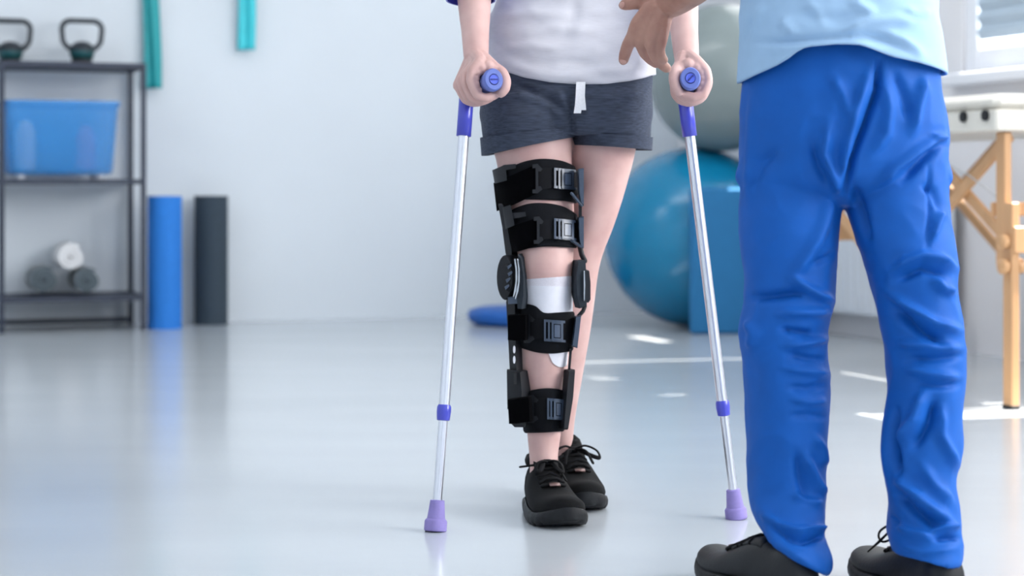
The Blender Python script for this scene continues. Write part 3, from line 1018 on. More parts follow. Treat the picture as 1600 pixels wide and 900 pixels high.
def fist(mb, front, back, outward, wrist, elbow, shoulder, mirror):
    """hand closed round a grip from back to front; knuckles on the outward side, thumb on the inner side"""
    front, back = Vector(front), Vector(back)
    a = (front - back).normalized()
    o = Vector(outward); o = (o - a * o.dot(a)).normalized()
    u = Vector((0, 0, 1)); u = (u - a * u.dot(a)); u = (u - o * u.dot(o)).normalized()
    c = front - a * 0.058
    def G(al, th, R):
        th = math.radians(th)
        return c + a * al + o * (math.cos(th) * R) + u * (math.sin(th) * R)
    nails = []
    fing = [(0.0300, .0083, 0.0), (0.0087, .0085, 0.0015), (-0.0125, .0082, 0.0), (-0.0325, .0072, -0.002)]
    for i, (al, r, ex) in enumerate(fing):
        k = al
        mcp = G(k * .98 - .002 * i, 34 - 9 * i, .0375 + ex)
        pts = [mcp, G(k, 2 - 4 * i, .0350 + ex), G(k, -44, .0338 + ex), G(k, -78, .0300 + ex), G(k, -118, .0262), G(k, -155, .0250), G(k, -190, .0255)]
        chain(mb, pts, [r * 1.10, r * .98, r * 1.0, r * 1.07, r * .96, r * .94, r * .82])
        chain(mb, [Vector(wrist) + a * (0.012 - i * .008) + o * 0.004, G(k * 0.88, 68 - 3 * i, .0405), mcp], [.016, .0112, .0092])
    # palm on top of the grip
    for th, R_, rr_ in ((38, .0285, .0105), (62, .0300, .0130), (90, .0305, .0140), (118, .0285, .0110), (14, .0250, .0085), (-12, .0240, .0080), (-38, .0235, .0072)):
        chain(mb, [G(-.030, th, R_), G(0, th, R_), G(.028, th, R_)], [rr_ * .9, rr_, rr_])
    # thumb over the front of the inner side
    chain(mb, [Vector(wrist) + a * .010 - o * .006, G(.016, 116, .034), G(.034, 146, .0305), G(.043, 178, .0285), G(.043, 206, .0290), G(.040, 228, .0300)], [.016, .0135, .0115, .0104, .0102, .0084])
    # forearm and upper arm
    w_, e_, s_ = Vector(wrist), Vector(elbow), Vector(shoulder)
    q = [w_, w_.lerp(e_, .25), w_.lerp(e_, .6), e_, e_.lerp(s_, .35), e_.lerp(s_, .75), s_]
    chain(mb, q, [.0225, .0265, .0345, .036, .040, .046, .052], 60)
    return c, a, o, u

LG_F, LG_B = P(772, 124, 3.475), P(735, 143, 3.585)
RG_F, RG_B = P(1079, 122, 3.475), P(1071, 142, 3.585)
fist(body, LG_F, LG_B, (-1, -0.25, 0.0), P(744, 92, 3.550), P(738, -95, 3.70), P(776, -275, 3.735), 1)
fist(body, RG_F, RG_B, (1, 0.0, 0.0), P(1073, 92, 3.550), P(1056, -95, 3.70), P(1010, -275, 3.735), -1)
W_CH = P(893, -425, 3.70)
head(body, W_CH, 0.215, (0.0, -1, 0))
me = remeshed(body, 0.0019, 1)
body_o = finish(me, 'body', M['skin'], woman)
face_parts(W_CH, 0.215, (0, -1, 0), woman, M['hair'])

# t-shirt
def shell(rows, hem, top_y, name, material, parent, grow, nphi=150, nz=110, folds=(), namp=0.0, nscale=(8, 8, 8), seed=0, thick=0.003, sup=0.92):
    """garment hanging from row top_y to a hem line given by column -> row"""
    rows = [tuple(r) + (0.0,) * (6 - len(r)) for r in rows]
    rows = sorted(rows)
    tab = smooth_table(rows, 4)
    ys = [r[0] for r in tab]
    def at(y):
        y = max(ys[0], min(ys[-1], y))
        for i in range(len(tab) - 1):
            if y <= tab[i + 1][0]:
                t = (y - tab[i][0]) / (tab[i + 1][0] - tab[i][0])
                return [tab[i][c] + (tab[i + 1][c] - tab[i][c]) * t for c in range(5)]
        return list(tab[-1][:5])
    vs, fs = [], []
    for k in range(nz + 1):
        for j in range(nphi):
            a = 2 * PI * j / nphi
            ca, sa = math.cos(a), math.sin(a)
            ca = math.copysign(abs(ca) ** sup, ca); sa = math.copysign(abs(sa) ** sup, sa)
            # hem row for the column this point shows at
            y = top_y
            for _ in range(3):
                r = at(y)
                xcol = (r[1] + r[2]) / 2 + (r[2] - r[1]) / 2 * ca
                yh = interp(xcol, hem) if sa <= 0 else (interp(xcol, hem) * 0.5 + 0.5 * interp((r[1] if ca < 0 else r[2]), hem))
                y = top_y + (yh - top_y) * k / nz
            r = at(y)
            c = P((r[1] + r[2]) / 2, y, r[3])
            rx = (r[2] - r[1]) / 2 / F * r[3] + grow
            vs.append(c + Vector((rx * ca, (r[4] + grow) * sa, 0)))
    for k in range(nz):
        for j in range(nphi):
            j2 = (j + 1) % nphi
            fs.append((k * nphi + j, k * nphi + j2, (k + 1) * nphi + j2, (k + 1) * nphi + j))
    me = bpy.data.meshes.new(name)
    me.from_pydata([tuple(v) for v in vs], [], fs)
    bm = bmesh.new(); bm.from_mesh(me); bmesh.ops.recalc_face_normals(bm, faces=bm.faces); bm.to_mesh(me); bm.free()
    me.update()
    fold_displace(me, folds, namp, nscale, seed)
    o = finish(me, name, material, parent)
    so = o.modifiers.new('thick', 'SOLIDIFY'); so.thickness = thick; so.offset = -1
    return o

TEE_ROWS = [(150, 754, 1020, 3.735, .112), (110, 757, 1018, 3.735, .114), (75, 757, 1018, 3.735, .114), (40, 764, 1016, 3.735, .110), (0, 781, 1011, 3.735, .104), (-60, 787, 1005, 3.73, .100), (-130, 777, 1011, 3.725, .108),
            (-210, 760, 1022, 3.72, .116), (-275, 758, 1028, 3.725, .104), (-318, 800, 986, 3.73, .080)]
TEE_HEM = [(755, 104), (785, 113), (820, 126), (860, 134), (900, 137), (940, 136), (975, 131), (1000, 124), (1019, 117)]
tee_folds = [([(790, 100), (850, 118), (930, 120)], 7, .004), ([(775, 80), (830, 70), (880, 78)], 8, .004), ([(800, 55), (860, 45), (930, 52)], 9, .004), ([(880, 60), (895, 30), (900, 0)], 9, -.004),
             ([(770, 60), (800, 85), (830, 95)], 7, -.004), ([(930, 112), (980, 108), (1010, 95)], 7, .004), ([(790, 30), (830, 20), (880, 25)], 8, .004), ([(920, 90), (960, 70), (1000, 60)], 9, .003), ([(840, 100), (890, 95), (930, 100)], 6, -.003)]
tee = shell(TEE_ROWS, TEE_HEM, -318, 't_shirt', M['tee'], woman, 0.006, folds=tee_folds, namp=0.0022, nscale=(9, 9, 22), seed=3)
mb = MB()
for (sx, s0, s1) in ((-1, P(790, -285, 3.735), P(757, -190, 3.72)), (1, P(1000, -285, 3.735), P(1034, -190, 3.72))):
    mb2 = MB(); mb2.tube([s0, s0.lerp(s1, .5), s1], [.066, .060, .057], 24, round_ends=False)
    mb2.build('sleeve', M['tee'], tee)

# shorts
sh = MB()
px_loft(sh, [(70, 768, 1010, 3.735, .095), (110, 755, 1018, 3.735, .112), (150, 752, 1019, 3.735, .117), (190, 752, 1018, 3.735, .116), (212, 770, 1000, 3.735, .095)], 6, 130, sup=0.92)
px_loft(sh, [(150, 752, 888, 3.72, .112), (185, 752, 893, 3.715, .110, -4), (205, 754, 894, 3.712, .106, -14), (226, 757, 895, 3.71, .100, -27)], 5, 110, sup=0.95)
px_loft(sh, [(150, 892, 1018, 3.745, .110), (185, 893, 1018, 3.745, .108, 2), (205, 893, 1016, 3.748, .104, 5), (229, 894, 1014, 3.75, .098, 8)], 5, 110, sup=0.95)
me = remeshed(sh, 0.0036, 5)
short_folds = [([(800, 130), (850, 150), (885, 172), (895, 190)], 5, -.007), ([(790, 140), (850, 162), (885, 185)], 7, .005), ([(868, 138), (884, 165), (892, 180)], 6, .005), ([(893, 150), (894, 190), (893, 225)], 5, -.010),
               ([(905, 145), (915, 170), (912, 200)], 6, .004), ([(770, 190), (810, 178), (850, 182)], 9, .003), ([(930, 160), (970, 150), (1005, 140)], 9, .003), ([(920, 205), (960, 200), (1005, 205)], 9, .002), ([(880, 195), (890, 208)], 8, -.004), ([(760, 180), (764, 205), (762, 225)], 6, .003)]
fold_displace(me, short_folds, 0.0016, (10, 10, 16), 5.0)
shorts = finish(me, 'shorts', M['shorts'], woman)
def cuff(rows, name):
    mb = MB()
    rr = []
    r0, r1 = rows
    for (row, g) in ((r0, .001), (r0, .005), (r1, .006), (r1, -.004), (r0, -.006)):
        rr.append(px_ring(*row, n=56, grow=g, sup=0.95))
    mb.loft(rr, caps=False, closed=True)
    o = mb.build(name, M['shorts'], shorts, auto=50)
cuff([(208, 754, 894, 3.712, .105, -15), (229, 757, 895, 3.71, .099, -29)], 'rolled_hem')
cuff([(212, 893, 1016, 3.748, .103, 6), (231, 894, 1014, 3.75, .097, 8)], 'rolled_hem')
mb = MB()
dd = 3.735 - .126
def flat_strip(pts, w, th):
    m_ = MB(); rr = []
    for i, (x, y, d) in enumerate(pts):
        c = P(x, y, d); h = w / 2
        rr.append([c + Vector((-h, -th / 2, 0)), c + Vector((h, -th / 2, 0)), c + Vector((h, th / 2, 0)), c + Vector((-h, th / 2, 0))])
    m_.loft(rr); return m_
flat_strip([(906, 128, dd), (905, 150, dd - .004), (904, 164, dd - .006), (902, 177, dd - .006)], .0135, .005).build('drawstring', M['cord'], shorts, auto=40)
flat_strip([(911, 128, dd + .003), (910, 150, dd), (911, 160, dd - .004), (912, 172, dd - .004)], .009, .005).build('drawstring', M['cord'], shorts, auto=40)

# shoes: front foot points to the lens and a little to the right
f1 = Vector((0.17, -0.985, 0)).normalized()
toe1 = Vector(((884 - 800) / F * 3.475, 3.475, 0))
shoe(woman, toe1 - f1 * 0.258, f1, 0.258, 1.0, 1.12, mirror=-1, label='black knit trainer on the foot of the braced leg', loop=.55,
     bow_ends={1: [toe1 - f1 * .150 + Vector((-.028, 0, .098)), toe1 - f1 * .150 + Vector((-.056, .0, .094))], -1: [toe1 - f1 * .14 + Vector((.012, 0, .095)), toe1 - f1 * .110 + Vector((.022, 0, .075))]})
f2 = Vector((0.22, -0.975, 0)).normalized()
toe2 = Vector(((920 - 800) / F * 3.655, 3.655, 0))
shoe(woman, toe2 - f2 * 0.258, f2, 0.258, 1.0, 1.12, mirror=1, label='black knit trainer on the rear foot without brace')

# ------------------------------------------------------------------ knee brace
FT = smooth_table([r + (0.0,) for r in FRONT], 3)
def leg_at(z):
    """centre and radii of the braced leg at a height"""
    best = None
    for r0, r1 in zip(FT, FT[1:]):
        z0 = CAMZ - (r0[0] - HOR) / F * r0[3]; z1 = CAMZ - (r1[0] - HOR) / F * r1[3]
        if z <= z0 and z >= z1:
            t = (z0 - z) / ((z0 - z1) or 1)
            q = [r0[c] + (r1[c] - r0[c]) * t for c in range(5)]
            cx = ((q[1] + q[2]) / 2 - 800) / F * q[3]
            return cx, q[3], (q[2] - q[1]) / 2 / F * q[3], q[4]
    return leg_at(0.3)
def on_leg(px, py, off):
    d = leg_at(CAMZ - (py - HOR) / F * 3.62)[1]
    for _ in range(6):
        p = P(px, py, d)
        cx, cy, rx, ry = leg_at(p.z)
        t = (p.x - cx) / (rx + off)
        d = cy - (ry + off) * math.sqrt(max(0.0, 1 - t * t)) if abs(t) < 1 else cy
    return P(px, py, d)
def patch(mb, tl, tr, br, bl, off, th, nx=10, ny=4, bt=0.0, bb=0.0):
    """strip wrapped over the front of the leg, corners in columns/rows, bt/bb bow the top and bottom edges"""
    rows_o, rows_i = [], []
    for k in range(ny + 1):
        t = k / ny
        ro, ri = [], []
        for j in range(nx + 1):
            s = j / nx
            x = (tl[0] + (tr[0] - tl[0]) * s) * (1 - t) + (bl[0] + (br[0] - bl[0]) * s) * t
            bow = 4 * s * (1 - s)
            y = (tl[1] + (tr[1] - tl[1]) * s - bt * bow) * (1 - t) + (bl[1] + (br[1] - bl[1]) * s + bb * bow) * t
            ro.append(on_leg(x, y, off + th)); ri.append(on_leg(x, y, off) )
        rows_o.append(ro); rows_i.append(ri)
    # closed slab: rings run outer row forward, inner row back
    rings = [[*a, *reversed(b)] for a, b in zip(rows_o, rows_i)]
    mb.loft(rings, caps=False)
    n = nx + 1
    base = len(mb.v) - len(rings) * 2 * n
    for ring_i in (0, len(rings) - 1):
        b0 = base + ring_i * 2 * n
        for j in range(nx):
            mb.f.append((b0 + j, b0 + j + 1, b0 + 2 * n - 2 - j, b0 + 2 * n - 1 - j))
    return mb
brace = thing('knee_brace', 'black hinged knee brace with four buckled straps on the bandaged leg', 'knee brace', (0.065, 3.65, 0.15))
def pad(top, bot, off, th, name='cuff_pad', m='foam_black'):
    """padded cuff all round the leg; top and bottom edges given as column -> row"""
    mb = MB(); n = 128
    rings = []
    yc = sum(p[1] for p in top + bot) / len(top + bot)
    z = CAMZ - (yc - HOR) / F * 3.65
    def ring(edge, o_):
        out = []
        for j in range(n):
            a = 2 * PI * j / n
            cx, cy, rx, ry = leg_at(z)
            X = cx + (rx + o_) * math.cos(a); Y = cy + (ry + o_) * math.sin(a)
            col = 800 + X / Y * F
            row = interp(col, edge)
            zz = CAMZ - (row - HOR) / F * Y
            cx, cy, rx, ry = leg_at(zz)
            out.append(Vector((cx + (rx + o_) * math.cos(a), cy + (ry + o_) * math.sin(a), zz)))
        return out
    top = [r_[:2] for r_ in smooth_table(top, 3)]; bot = [r_[:2] for r_ in smooth_table(bot, 3)]
    sh_ = lambda e, k: [(x, y + k) for x, y in e]
    rings = [ring(top, off), ring(top, off + th * .6), ring(sh_(top, 3), off + th), ring(sh_(bot, -3), off + th), ring(bot, off + th * .6), ring(bot, off)]
    mb.loft(rings, caps=False, closed=True)
    return mb.build(name, M[m], brace)
def buckle(parent, x0, y0, x1, y1, dy, off):
    """side release buckle: ladder bars on the left, framed press plate on the right; dy is the drop from left to right"""
    xm = x0 + (x1 - x0) * .36
    Y = lambda x, y: y + dy * (x - x0) / (x1 - x0)
    def rc(mb, a, b, c, d, o_, t):
        patch(mb, (a, Y(a, b)), (c, Y(c, b)), (c, Y(c, d)), (a, Y(a, d)), o_, t, 3, 1)
    mb = MB()
    rc(mb, x0, y0, x1 + 3, y0 + 4, off, .006)
    rc(mb, x0, y1 - 4, x1 + 4, y1, off, .006)
    rc(mb, x0, y0, x0 + 3, y1, off, .006)
    rc(mb, xm - 4.5, y0, xm - 1.5, y1, off, .007)
    rc(mb, xm + 1, y0 + 1, xm + 4.5, y1 - 1, off, .008)
    rc(mb, x1 - 3.5, y0 + 1, x1, y1 - 1, off, .008)
    rc(mb, xm + 1, y0 + 2, x1, y0 + 6, off, .008)
    rc(mb, xm + 1, y1 - 6, x1, y1 - 2, off, .008)
    mb.build('buckle', M['plastic_mid'], parent, auto=30)
    mb = MB(); rc(mb, xm + 5.6, y0 + 7.2, x1 - 4.6, y1 - 7.2, off, .0065)
    mb.build('press_plate', M['plate'], parent, auto=30)
def ring_loop(parent, x, y0, y1, w, off, m='plastic_dark'):
    """flat plastic loop the strap runs through"""
    mb = MB()
    patch(mb, (x - w * .1, y0), (x + w * .3, y0), (x + w * .3, y1), (x - w * .1, y1), off, .006, 3, 8)
    patch(mb, (x - w * .6, y0 - 1), (x + w * .3, y0 - 2), (x + w * .3, y0 + 4), (x - w * .6, y0 + 5), off, .006, 4, 2)
    patch(mb, (x - w * .6, y1 - 4), (x + w * .3, y1 - 4), (x + w * .3, y1 + 2), (x - w * .6, y1 + 2), off, .006, 4, 2)
    patch(mb, (x + w * .3, y0 - 1), (x + w * .95, y0 + 6), (x + w * .7, y0 + 10), (x + w * .25, y0 + 10), off, .004, 3, 2)
    patch(mb, (x + w * .25, y1 - 9), (x + w * .7, y1 - 9), (x + w * .95, y1 - 4), (x + w * .3, y1 + 1), off, .004, 3, 2)
    mb.build('strap_loop', M[m], parent, auto=40)
def strap(parent, tl, tr, br, bl, off, th, m, name, bt=0, bb=0):
    mb = MB(); patch(mb, tl, tr, br, bl, off, th, 12, 4, bt, bb); return mb.build(name, M[m], parent, auto=50)

# cuff 1 (upper thigh)
c1 = pad([(768, 270), (800, 261), (825, 252), (850, 248), (880, 251), (900, 260), (912, 272)], [(768, 305), (800, 311), (840, 312), (880, 314), (900, 318), (912, 322)], .001, .006)
strap(c1, (771, 286), (836, 258), (838, 302), (776, 330), .008, .004, 'velcro', 'wide_strap', 0, 2)
strap(c1, (836, 262), (868, 262), (868, 293), (838, 297), .008, .003, 'web', 'narrow_strap')
strap(c1, (893, 266), (906, 268), (906, 306), (893, 300), .008, .003, 'web', 'narrow_strap')
ring_loop(c1, 838, 258, 300, 10, .010)
buckle(c1, 866, 262, 897, 294, 3, .0095)
mb = MB(); patch(mb, (769, 266), (790, 257), (792, 282), (773, 287), .010, .004, 6, 3); patch(mb, (786, 258), (806, 256), (806, 263), (790, 266), .010, .005, 5, 2); mb.build('bracket', M['plastic_dark'], c1, auto=40)
# cuff 2 (above the knee)
c2 = pad([(780, 345), (800, 331), (825, 320), (850, 317), (880, 322), (900, 334), (912, 344)], [(780, 385), (815, 388), (850, 385), (880, 386), (912, 388)], .001, .006)
strap(c2, (785, 358), (838, 341), (840, 383), (790, 396), .008, .004, 'velcro', 'wide_strap', 0, 2)
strap(c2, (840, 344), (868, 342), (868, 373), (842, 374), .008, .003, 'web', 'narrow_strap')
strap(c2, (893, 344), (906, 344), (906, 380), (893, 376), .008, .003, 'web', 'narrow_strap')
ring_loop(c2, 840, 340, 379, 10, .010)
buckle(c2, 866, 341, 897, 373, 3, .0095)
mb = MB(); patch(mb, (785, 324), (798, 320), (804, 352), (790, 358), .012, .005, 5, 5); patch(mb, (798, 333), (821, 331), (822, 338), (800, 342), .010, .005, 5, 2); mb.build('bracket', M['plastic_dark'], c2, auto=40)
# cuff 3 (below the knee)
c3 = pad([(790, 476), (815, 474), (835, 478), (848, 488), (870, 488), (900, 486), (912, 486)], [(790, 536), (815, 544), (840, 551), (865, 553), (890, 550), (912, 546)], .001, .006)
W3 = True
strap(c3, (829, 499), (852, 499), (852, 529), (829, 530), .008, .003, 'web', 'narrow_strap')
strap(c3, (880, 502), (900, 496), (900, 540), (880, 534), .008, .003, 'web', 'narrow_strap')
ring_loop(c3, 825, 493, 534, 11, .011)
buckle(c3, 850, 499, 880, 533, 2, .0095)
# cuff 4 (ankle)
c4 = pad([(795, 625), (825, 612), (845, 607), (865, 607), (880, 611), (895, 614)], [(795, 668), (812, 675), (840, 676), (876, 674), (895, 672)], .001, .006)
W4 = True
strap(c4, (834, 622), (858, 621), (858, 654), (836, 655), .008, .003, 'web', 'narrow_strap')
ring_loop(c4, 831, 619, 659, 11, .012)
buckle(c4, 855, 622, 881, 655, 2, .0095)
mb = MB(); patch(mb, (815, 662), (842, 658), (853, 650), (846, 672), .008, .003, 8, 3); mb.build('pad_flap', M['foam_black'], c4, auto=50)

# side frames: bars, hinges and housings
def slab(name, outline, d, th, m, parent=None, rot=0.0, bev=True):
    """solid plate with the given column/row outline; rot turns it about the vertical through its middle"""
    pts = [P(x, y, d) for x, y in outline]
    cx = sum(p.x for p in pts) / len(pts)
    cr, sr = math.cos(rot), math.sin(rot)
    def R(p, dep):
        x = p.x - cx
        return Vector((cx + x - dep * sr, d + dep * cr + x * math.tan(rot), p.z))
    ctr = sum(pts, Vector()) / len(pts)
    def shrink(k):
        return [ctr + (p - ctr) * k for p in pts]
    k = 0.94
    mb = MB(); mb.loft([[R(p, -th / 2) for p in shrink(k)], [R(p, -th / 2 + min(th * .25, .003)) for p in pts], [R(p, th / 2 - min(th * .25, .003)) for p in pts], [R(p, th / 2) for p in shrink(k)]])
    return mb.build(name, M[m], parent or brace, auto=35)
def ell(cx, cy, rx, ry, n=20):
    return [(cx + rx * math.cos(2 * PI * k / n), cy + ry * math.sin(2 * PI * k / n)) for k in range(n)]
# outer (image left) side
slab('side_bar', [(783, 318), (797, 318), (803, 360), (806, 408), (797, 410), (791, 362)], 3.635, .020, 'plastic_dark', rot=-.7)
slab('side_bar', [(795, 468), (809, 468), (811, 540), (813, 600), (802, 600), (799, 540)], 3.632, .018, 'plastic_dark', rot=-.7)
slab('hinge_pad', [(814, 396), (819, 402), (823, 430), (823, 462), (820, 482), (813, 482), (812, 440)], 3.600, .040, 'pad_grey', rot=-.3)
h1 = slab('hinge', ell(798, 433, 12.5, 35), 3.615, .050, 'plastic_dark', rot=-.5)
slab('hinge_plate', [(803.5, 405), (805.5, 404), (808, 418), (808.5, 436), (806.5, 455), (803, 465), (801.5, 465), (805.5, 440), (805.5, 420)], 3.574, .008, 'hinge_metal', h1)
slab('hinge_plate', [(808, 404), (810, 405), (812.2, 420), (812.2, 440), (810, 456), (806, 468), (804.5, 467), (809.5, 442), (809.8, 420)], 3.574, .008, 'hinge_metal', h1)
slab('hinge_dial', ell(795, 434, 8, 22), 3.584, .010, 'shoe_grey', h1, rot=-.5)
for k, (x, y) in enumerate(((796, 417), (797, 428), (794, 438), (792, 449))):
    slab('dial_rib', [(x - 4, y - 1), (x + 3, y - 5), (x + 4, y - 2), (x - 2, y + 4)], 3.577, .006, 'plastic_mid', h1)
slab('hinge_foot', [(793, 464), (808, 462), (810, 474), (794, 475)], 3.60, .03, 'plastic_mid', h1)
hs = slab('housing', [(798, 577), (820, 579), (823, 612), (821, 632), (799, 640)], 3.628, .030, 'plastic_dark', rot=-.6)
slab('housing_groove', [(803, 582), (807, 582), (807, 600), (803, 600)], 3.607, .006, 'black', hs)
for y in (546, 562):
    slab('painted_slot_light', ell(803.5, y, 2.0, 6, 12), 3.607, .012, 'bandage', bpy.data.objects['side_bar.001'])  # white plates painted as the light showing through the bar's slots
slab('wide_strap', [(795, 492), (809, 491), (824, 491), (823, 531), (809, 532), (795, 531)], 3.594, .022, 'velcro', c3, rot=-.25)
slab('wide_strap', [(795, 624), (812, 621), (829, 619), (831, 658), (812, 661), (797, 662)], 3.594, .022, 'velcro', c4, rot=-.25)
slab('foot_bracket', [(799, 662), (822, 661), (820, 667), (804, 667)], 3.605, .015, 'plastic_dark', c4)
# inner (image right) side
for (nm, o_, par) in (('side_bracket', [(903, 264), (911, 263), (911, 322), (907, 318), (904, 300)], c1), ('side_bracket', [(903, 340), (911, 338), (911, 388), (906, 384), (904, 372)], c2),
                      ('side_bracket', [(899, 494), (907, 492), (901, 543), (893, 540), (896, 520)], c3)):
    slab(nm, o_, 3.615, .040, 'plastic_mid', par, rot=.05)
for pts_ in (((893, 302), (909, 321)), ((893, 376), (909, 386))):
    mb = MB(); mb.tube([P(pts_[0][0], pts_[0][1], 3.600), P(pts_[1][0], pts_[1][1], 3.598)], .003, 8); mb.build('bracket_arm', M['plastic_mid'], c1 if pts_[0][1] < 350 else c2)
slab('side_bar', [(904, 318), (909, 318), (909, 342), (904, 342)], 3.63, .012, 'plastic_dark')
mb = MB(); mb.tube([P(906, 384, 3.625), P(909, 398, 3.625), P(914, 408, 3.625)], .005, 8); mb.build('side_bar', M['plastic_dark'], brace)
h2 = slab('hinge_pad', [(899, 407), (911, 406), (913, 440), (913, 478), (902, 481), (897, 462), (896, 430)], 3.610, .045, 'pad_grey', rot=.2)
slab('hinge', [(911, 420), (916, 422), (918, 440), (918, 468), (915, 472), (911, 470)], 3.615, .050, 'plastic_dark', h2, rot=.2)
for k in range(8):
    slab('dial_rib', ell(918.5, 426 + k * 6, 1.6, 2.4, 8), 3.612, .03, 'black', h2)
slab('hinge_plate', [(912, 423), (913.6, 423), (914.5, 445), (913.6, 470), (912, 470)], 3.587, .006, 'hinge_metal', h2)
mb = MB(); mb.tube([P(914, 478, 3.625), P(911, 486, 3.622), P(904, 494, 3.62)], .004, 8); mb.build('side_bar', M['plastic_dark'], brace)
slab('side_bar', [(890, 543), (894, 543), (891, 580), (887, 580)], 3.625, .012, 'plastic_dark')
slab('housing', [(885, 578), (895, 577), (892, 620), (884, 670), (877, 670), (881, 620)], 3.622, .030, 'plastic_dark', rot=.3)

# bandage on the knee (worn under the brace)
bd = thing('bandage', 'white bandage wrapped below the kneecap inside the brace', 'bandage', (0.065, 3.65, 0.40))
mb = MB(); patch(mb, (813, 446), (895, 448), (895, 496), (813, 496), .0012, .0016, 16, 6, bb=2); mb.build('wrap', M['bandage'], bd, auto=60)
mb = MB(); patch(mb, (812, 437), (895, 431), (895, 455), (812, 456), .0006, .0012, 16, 4, bb=-3); mb.build('gauze_edge', M['gauze'], bd, auto=60)
mb = MB(); patch(mb, (814, 476), (895, 478), (895, 498), (814, 498), .0028, .0010, 16, 3, bt=-5); mb.build('wrap_end', M['bandage'], bd, auto=60)
mb = MB(); patch(mb, (854, 545), (888, 545), (886, 571), (863, 566), .0008, .0012, 10, 6, bb=5)
tag(mb.build('dressing', M['bandage'], auto=60), 'small white dressing on the shin under the third strap', 'dressing')

# ------------------------------------------------------------------ crutches
def crutch(label, tip, collar_pts, top, gf, gb, cuff_c, cuff_dir, sleeve_rows):
    tip, top = Vector(tip), Vector(top)
    gf, gb = Vector(gf), Vector(gb)
    t = thing('forearm_crutch', label, 'crutch', Vector((tip.x, tip.y, 0)), 'forearm crutches')
    ax = (top - tip).normalized()
    L = (top - tip).length
    # ferrule
    prof = [(0.0190, 0.0), (0.0205, 0.002), (0.0205, 0.018), (0.0185, 0.021), (0.0165, 0.0225), (0.0155, 0.030), (0.0130, 0.055), (0.0115, 0.056)]
    mb = MB(); mb.lathe(prof, tip, axis=ax, n=28); mb.build('rubber_tip', M['ferrule'], t, auto=35)
    k0, k1 = collar_pts
    mb = MB(); mb.lathe([(0.0083, 0.05), (0.0083, k1 * L)], tip, axis=ax, n=20); lo = mb.build('lower_tube', M['alu'], t, auto=40)
    mb = MB(); mb.lathe([(0.0100, k0 * L + .01), (0.0100, L * 0.93)], tip, axis=ax, n=20); mb.build('upper_tube', M['alu'], t, auto=40)
    mb = MB(); mb.lathe([(0.0100, k0 * L), (0.0118, k0 * L + .001), (0.0132, k0 * L + .016), (0.0130, k1 * L - .004), (0.0110, k1 * L)], tip, axis=ax, n=24); mb.build('collar', M['crutch_blue'], t, auto=40)
    for k in range(6):
        p = tip + ax * (0.10 + k * .024) + Vector((0, 0.0082, 0))
        mb = MB(); mb.lathe([(.0025, 0), (.0028, .0006), (.0015, .0008)], p, axis=(0, 1, 0), n=10); mb.build('adjust_hole', M['black'], lo)
    # moulded blue upper: sleeve, bend into the arm support
    s0 = tip + ax * (sleeve_rows * L)
    mb = MB()
    cb = Vector(cuff_c)
    pts = [s0, s0.lerp(top, .5), top, gb + (cb - gb) * .15 + Vector((0, .012, 0)), gb + (cb - gb) * .5 + Vector((0, .020, 0)), cb + Vector((0, .046, 0))]
    mb.tube(pts, [.0138, .0138, .0140, .0135, .0105, .0095], 18, round_ends=False); mb.build('moulded_handle', M['crutch_blue'], t)
    g = (gf - gb).normalized()
    mb = MB(); mb.lathe([(.0135, 0), (.0150, .01), (.0162, .05), (.0162, (gf - gb).length - .022), (.0168, (gf - gb).length - .020), (.0188, (gf - gb).length - .012), (.0188, (gf - gb).length - .004), (.0165, (gf - gb).length), (.0096, (gf - gb).length), (.0092, (gf - gb).length - .003)], gb, axis=g, n=32, squash=1.12)
    gr = mb.build('grip', M['grip_blue'], t, auto=40)
    mb = MB(); mb.lathe([(.0090, 0), (.0090, .0035), (.0086, .0042), (.0076, .0042), (.0070, .0034), (.001, .0034)], gf - g * .0036, axis=g, n=24); mb.build('end_plug', M['cap_blue'], gr, auto=40)
    mb = MB(); mb.lathe([(.0096, 0), (.0096, .0042), (.0089, .0043), (.0089, 0)], gf - g * .0034, axis=g, n=24); mb.build('plug_ring', M['slot'], gr, auto=40)
    sa = Vector((1, 0, 0.08)) if gf.x < 0.1 else Vector((0.7, 0, 0.75))
    sa = (sa - g * sa.dot(g)).normalized(); sb = g.cross(sa)
    mb = MB(); mb.box(gf + g * .0004, .0150, .0026, .0012, sa, sb, g); mb.build('plug_slot', M['slot'], gr, smooth=False)
    # open arm cuff
    mb = MB(); rr = []
    cd = Vector(cuff_dir).normalized()
    for k in range(25):
        a = math.radians(-52 + 284 * k / 24)
        row = []
        c0 = cb
        rad = Vector((math.cos(a) * .0455, math.sin(a) * .047, 0))
        n_ = rad.normalized()
        hh = .046 - .016 * abs(k - 12) / 12
        q = c0 + rad
        rr.append([q - cd * hh - n_ * .0015, q - cd * hh + n_ * .0015, q + cd * hh + n_ * .0015, q + cd * hh - n_ * .0015])
    mb.loft(rr); mb.build('arm_cuff', M['crutch_blue'], t, auto=40)
    return t
def axis_pts(tip, low, d_top):
    return tip
LT = Vector(((680 - 800) / F * 3.47, 3.47, 0))
LTOP = P(729, 150, 3.585)
crutch('aluminium forearm crutch with violet blue handle beside the braced leg', LT, (0.248, 0.284), LTOP, LG_F, LG_B, P(735, -26, 3.635), (-.02, .35, 1), 0.905)
RT = Vector(((1151 - 800) / F * 3.60, 3.60, 0))
RTOP = P(1070, 150, 3.585)
crutch('aluminium forearm crutch with violet blue handle next to the blue trousers', RT, (0.245, 0.281), RTOP, RG_F, RG_B, P(1062, -28, 3.635), (-.05, .35, 1), 0.905)

